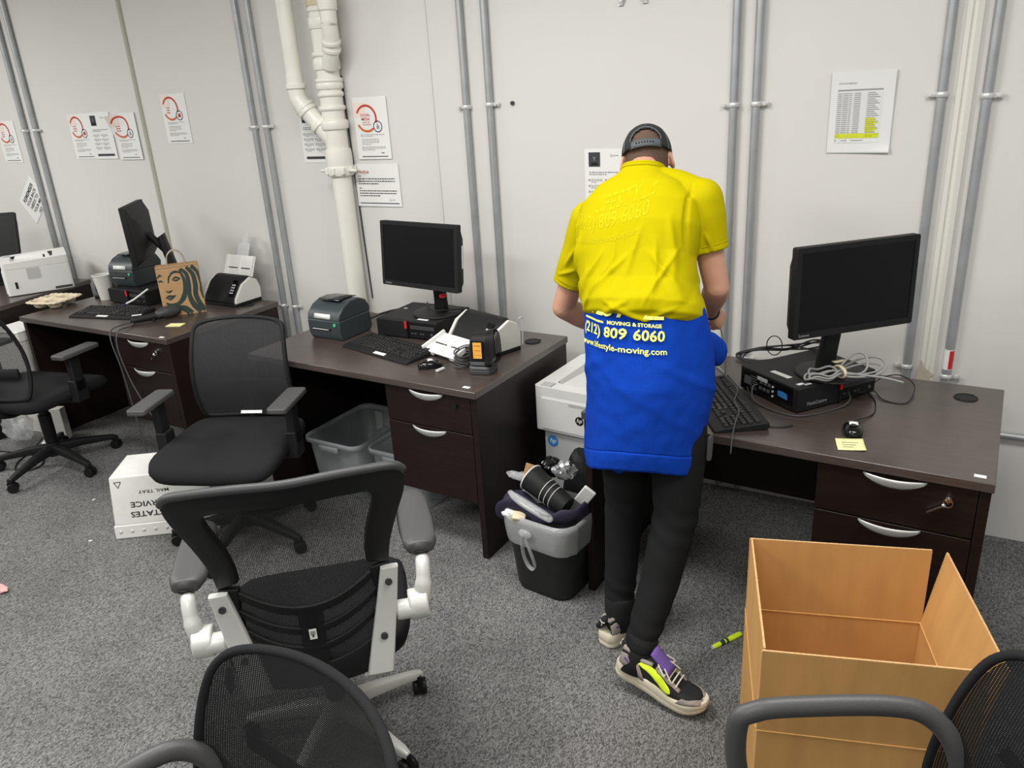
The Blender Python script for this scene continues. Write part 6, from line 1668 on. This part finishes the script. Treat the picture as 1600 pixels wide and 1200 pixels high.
def swP(th, z, off=0.0):
    """th 0 = middle of the back, + to the right side"""
    c, a, bb = sw_c(z)
    t = (1.17 - z) / 0.52
    r = 1 + 0.0
    w = 0.004 * math.sin(th * 7 + z * 9) * math.exp(-((t - 0.05) / 0.25) ** 2) + 0.006 * math.sin(th * 4.3 - z * 7 + 1) * t + 0.006 * noise.noise(V((th * 1.6, z * 6, 2.0))) + 0.0025 * noise.noise(V((th * 5 + z * 14, z * 22 - th * 4, 5.0)))
    w += 0.005 * math.exp(-(((z - 1.04) + 0.10 * abs(th) - 0.02) / 0.016) ** 2) * min(1, abs(th)) + 0.004 * math.exp(-(((z - 0.92) + 0.12 * th) / 0.02) ** 2) * 0.6
    dirx, diry = math.sin(th), -math.cos(th)
    off -= 0.45 * max(0, z - 1.155)
    return V((c.x + (a + w + off) * sgnpow(dirx, 0.9), c.y + (bb + w + off) * sgnpow(diry, 0.9), z))


def th_hi(z):
    t = (1.17 - z) / 0.52
    return 1.95 - 0.50 * max(0, (t - 0.76) / 0.24)


TH0 = -1.75


def zrow(u, v, z0=1.175, z1=0.70):
    return z0 + (z1 - z0) * v


def sw_hemz(th): return 0.662 - (0.075 if th < 0 else 0.03) * math.sin(th) ** 2 + 0.004 * math.sin(3 * th)


def sw(u, v):
    z = 1.19 + (0.72 - 1.19) * v; th = TH0 + (th_hi(z) - TH0) * u; z += (sw_hemz(th) - 0.655) * v * v
    return swP(th, z)


b = MB(PU); b.grid(sw, 80, 60); swo = b.build('sweatshirt', 'blue', person, solid=0.006, offset=1, smooth=180)


def sw2(u, v):
    z = 0.722 - 0.066 * v; th = TH0 + (th_hi(z) - TH0) * u
    return swP(th, z + (sw_hemz(th) - 0.655), 0.0005 - 0.003 * v + 0.002 * math.sin(PI * v))


b = MB(PU); b.grid(sw2, 80, 8); b.build('hem_band', 'blue', swo, solid=0.006, offset=1, smooth=180)
# the sleeves, brought round the hips and knotted in front
b = MB(PU); b.tube(catmull([V((1.86, -1.08, 1.07)), V((1.900, -0.99, 1.03)), V((1.926, -0.91, 0.995)), V((1.942, -0.86, 0.955)), V((1.938, -0.83, 0.935))], 6), [0.036] * 6 + [0.044] * 6 + [0.042, 0.041, 0.04, 0.039, 0.038, 0.036] + [0.033, 0.03, 0.026, 0.022, 0.018, 0.014] + [0.008], 16, flat=(1.15, 0.55)); b.build('sleeve', 'blue', swo, smooth=180)
b = MB(PU); b.tube(catmull([V((1.56, -1.05, 1.11)), V((1.525, -0.97, 1.10)), V((1.56, -0.88, 1.08)), V((1.66, -0.845, 1.06)), V((1.76, -0.835, 1.05)), V((1.84, -0.855, 1.05)), V((1.885, -0.93, 1.06))], 6), 0.036, 14, flat=(0.9, 0.5)); b.ball(V((1.75, -0.82, 1.055)), (.05, .03, .045)); b.build('sleeve', 'blue', swo, smooth=180)
b = MB(PU); b.limb([V((1.675, -1.16, 0.70)), V((1.69, -1.165, 0.655)), V((1.70, -1.165, 0.64))], [.03, .028, .022], 12); b.build('sleeve_cuff', 'blue', swo, smooth=180)
b = MB(PU)
RB = 0.185
def onsw(th0, z0): return lambda x, y: swP(th0 + x / RB, z0 + y + 0.0, 0.0078)
fit_text(b, '(212) 809 6060', 0.270, 0, onsw(-0.20, 1.088), 0.022, 0.12)
fit_text(b, 'www.lifestyle-moving.com', 0.275, 0, onsw(-0.20, 1.049), 0.016)
fit_text(b, 'MOVING & STORAGE', 0.145, 0, onsw(0.10, 1.127), 0.03)
fit_text(b, 'LIFESTYLE', 0.285, 0, onsw(-0.18, 1.152), 0.03, 0.25)
b.grid(lambda u, v: swP(-0.92 + 0.56 * u, 1.128 + 0.006 * v - 0.0 * u, 0.0078), 20, 1)
b.build('printed_lettering', 'yprint', swo, smooth=0)['label'] = 'yellow lettering'

b = MB(PU); ax = (RW - RE).normalized(); o1 = ax.orthogonal().normalized(); o2 = ax.cross(o1)
b.tube([RW - ax * 0.004 + (o1 * math.cos(a) + o2 * math.sin(a)) * 0.033 + ax * 0.01 * math.sin(a) for a in [2 * PI * k / 36 for k in range(36)]], 0.0035, 8, closed=True); b.build('wristband', 'blk', person, smooth=180)


# trainers
def shoe(loc, rz, pitch, lab):
    X = PT @ Matrix.Translation(loc) @ Matrix.Rotation(rz, 4, 'Z') @ Matrix.Rotation(pitch, 4, 'Y')
    L = 0.295
    def half(x, k=1.0):
        t = x / L
        w = 0.037 + 0.010 * math.sin(PI * min(1, max(0, (t - 0.25) / 0.9))) - 0.004 * math.exp(-((t - 0.42) / 0.13) ** 2)
        e = 1.0
        if t < 0.10: e = math.sqrt(max(0, 1 - ((0.10 - t) / 0.115) ** 2))
        if t > 0.80: e = math.sqrt(max(0, 1 - ((t - 0.80) / 0.205) ** 2))
        return w * e * k
    def bend(t): return 0.028 * max(0, (t - 0.72) / 0.28) ** 2       # toe spring
    def tops(t): return 0.049 + 0.012 * math.exp(-((t - 0.08) / 0.16) ** 2) - 0.008 * max(0, (t - 0.55) / 0.45) + 0.004 * math.sin(t * 16)
    N = 40
    def ringat(z0f, k, n=N):
        """plan outline at a height function"""
        pts = []
        xs = [L * (0.5 - 0.5 * math.cos(PI * i / n)) for i in range(n + 1)]
        for x in xs: pts.append((x, half(x, k)))
        for x in xs[-2:0:-1]: pts.append((x, -half(x, k)))
        return [X @ V((L / 2 + (x - L / 2) * (0.5 + 0.5 * k), y, z0f(x / L))) for x, y in pts]
    b = MB(); b.loft([ringat(lambda t: bend(t) + 0.004 * (t < .05), 0.94), ringat(lambda t: 0.006 + bend(t), 1.03), ringat(lambda t: 0.018 + bend(t), 1.06), ringat(lambda t: 0.022 + bend(t), 1.03), ringat(lambda t: 0.026 + bend(t), 1.06), ringat(lambda t: tops(t) - 0.006 + bend(t), 1.05), ringat(lambda t: tops(t) + bend(t), 0.99)])
    sole = b.build('shoe', 'sole', person, smooth=50); sole['label'] = lab
    def crown(t):
        pts = [(0, .108), (.06, .112), (.16, .096), (.26, .100), (.36, .106), (.48, .100), (.62, .083), (.78, .068), (.9, .060), (1, .046)]
        for (a, p), (c, q) in zip(pts, pts[1:]):
            if a <= t <= c:
                f = (t - a) / (c - a); f = f * f * (3 - 2 * f); return p + (q - p) * f
        return .046
    def up(t, s, off=0.0):
        """t along the shoe, s -1 right side .. 0 top .. 1 left side"""
        x = 0.006 + (L - 0.014) * t
        z0 = tops(t) - 0.006 + bend(t); h = crown(t) + bend(t) * 0.6 - z0
        ang = (1 - abs(s)) * PI / 2
        w = half(x, 0.97) + off
        narrow = 1 - 0.30 * math.sin(ang) ** 2 if t < .45 else 1
        y = math.copysign(w * sgnpow(math.cos(ang), 0.62) * narrow, s) if abs(s) > 1e-6 else 0
        return X @ V((x, y, z0 + (h + off) * sgnpow(math.sin(ang), 0.72)))
    b = MB(); b.grid(lambda u, v: up(0.0 + u, -1 + 2 * v), 40, 24); up_o = b.build('upper', 'shoeblk', sole, smooth=180, solid=0.002)
    def panel(name, m, t0, t1, s0, s1, off=0.0016, n=14, both=True):
        b = MB()
        for sg in ((-1, 1) if both else (1,)):
            b.grid(lambda u, v: up(t0(v) + (t1(v) - t0(v)) * u, sg * (s0(u) + (s1(u) - s0(u)) * v), off), n, 8)
        return b.build(name, m, up_o, smooth=180, solid=0.0018, offset=1)
    c = lambda k: (lambda q: k)
    panel('heel_panel', 'shoegrey', c(0.005), lambda v: 0.34 - 0.14 * v, c(1.0), lambda u: 0.58 - 0.1 * u)['label'] = 'taupe heel panel'
    panel('toe_panel', 'shoegrey', lambda v: 0.74 + 0.05 * v, c(0.985), c(1.0), lambda u: 0.62 - 0.62 * u * u)['label'] = 'taupe toe panel'
    panel('lace_panel', 'shoegrey', c(0.42), c(0.74), c(0.42), c(0.20), 0.0022)['label'] = 'grey lace panel'
    # sweeping side stripe
    b = MB()
    for sg in (-1, 1):
        def P(u, v):
            t = 0.10 + 0.56 * u; mid = 0.46 + 0.30 * u ** 1.3; wd = 0.06 + 0.26 * u ** 1.4 if u < 0.8 else (0.06 + 0.26 * 0.8 ** 1.4) * math.sqrt(max(0.03, 1 - ((u - 0.8) / 0.2) ** 2))
            return up(t, sg * (mid + wd * (v - 0.5) * 2 * 0.9), 0.0036)
        b.grid(P, 30, 6)
    b.build('side_stripe', 'neon', up_o, smooth=180, solid=0.0012, offset=1)['label'] = 'neon yellow side stripe'
    b = MB()
    for sg in (-1, 1): b.grid(lambda u, v: up(0.06 + 0.12 * u, sg * (0.74 + 0.10 * u + 0.10 * (v - 0.5)), 0.0038), 8, 3)
    b.build('heel_flash', 'purple', up_o, smooth=180, solid=0.001, offset=1)['label'] = 'purple heel flash'
    b = MB(); b.limb([up(0.0, 0.9, 0.004) + V((0, 0, 0)), up(0.0, 0, 0.002)], [0.010, 0.014], 10); b.build('heel_tab', 'shoeblk', up_o, smooth=180)
    b = MB(); hp = [X @ V((-0.008, y, 0.10 + z)) for y, z in ((-0.010, 0.008), (0.002, 0.004), (0.010, 0.012))]; b.tube(hp, 0.0022, 6); b.tube([X @ V((-0.008, y, 0.10 + z)) for y, z in ((0.002, 0.004), (0.004, -0.010))], 0.002, 6); b.build('heel_mark', 'lace', up_o)['label'] = 'small pale leaping mark'
    # collar, tongue, laces
    b = MB(); b.tube([up(0.02 + 0.36 * k / 20, -0.32, 0.002) for k in range(21)][::-1] + [up(0.02, s / 10 * 0.32, 0.002) for s in range(-9, 10)] + [up(0.02 + 0.36 * k / 20, 0.32, 0.002) for k in range(21)], 0.007, 8); b.build('collar', 'shoegrey', up_o, smooth=180)
    b = MB(); b.grid(lambda u, v: X @ V((0.098 + 0.07 * v, (-1 + 2 * u) * 0.024, 0.145 - 0.045 * v - 10 * ((-1 + 2 * u) * 0.024) ** 2)), 8, 6); b.build('tongue', 'purple', up_o, solid=0.006, smooth=180)['label'] = 'purple tongue'
    b = MB()
    for k in range(6):
        t = 0.44 + 0.05 * k; b.tube([up(t, s / 10 * 0.30, 0.006) for s in range(-10, 11)], 0.0024, 6)
    for sg in (-1, 1): 
        p0 = up(0.44, 0, 0.008); ex = X.to_3x3()
        b.tube(catmull([p0, p0 + ex @ V((0.0, sg * 0.025, 0.012)), p0 + ex @ V((0.03, sg * 0.042, -0.004)), p0 + ex @ V((0.02, sg * 0.03, -0.01)), p0], 6), 0.0022, 6)
        b.tube(catmull([p0, p0 + ex @ V((0.02, sg * 0.02, 0.004)), p0 + ex @ V((0.055, sg * 0.036, -0.02))], 6), 0.0022, 6)
    b.build('laces', 'lace', up_o, smooth=180)


shoe(V((1.688, -1.288, 0.0)), math.atan2(0.94, 0.34), 0.0, 'left trainer')
shoe(V((1.795, -1.425, 0.058)), -0.10, 0.20, 'right trainer, heel lifted')

cable('held_cable', 'thin pale cable hanging from the person\'s right hand to the desk', [(1.885, -0.715, 1.03), (1.90, -0.70, 0.99), (1.91, -0.67, 0.90), (1.90, -0.62, 0.80), (1.89, -0.58, DZ + 0.04), (1.83, -0.48, DZ + 0.03)], 0.0028, 'cablegrey')
b = MB(); b.prism(rrect(0.022, 0.085, 0.01), 0.006, 0, T(0, 0, 0, PI / 2 + 0.05, 0, 1.2)); o = tag(b.build('pocket_tool', 'dgrey2', bevel=0.001), 'grey tool handle showing at the right hip under the sweatshirt', 'tool'); o.location = (2.002, -1.19, 0.775)
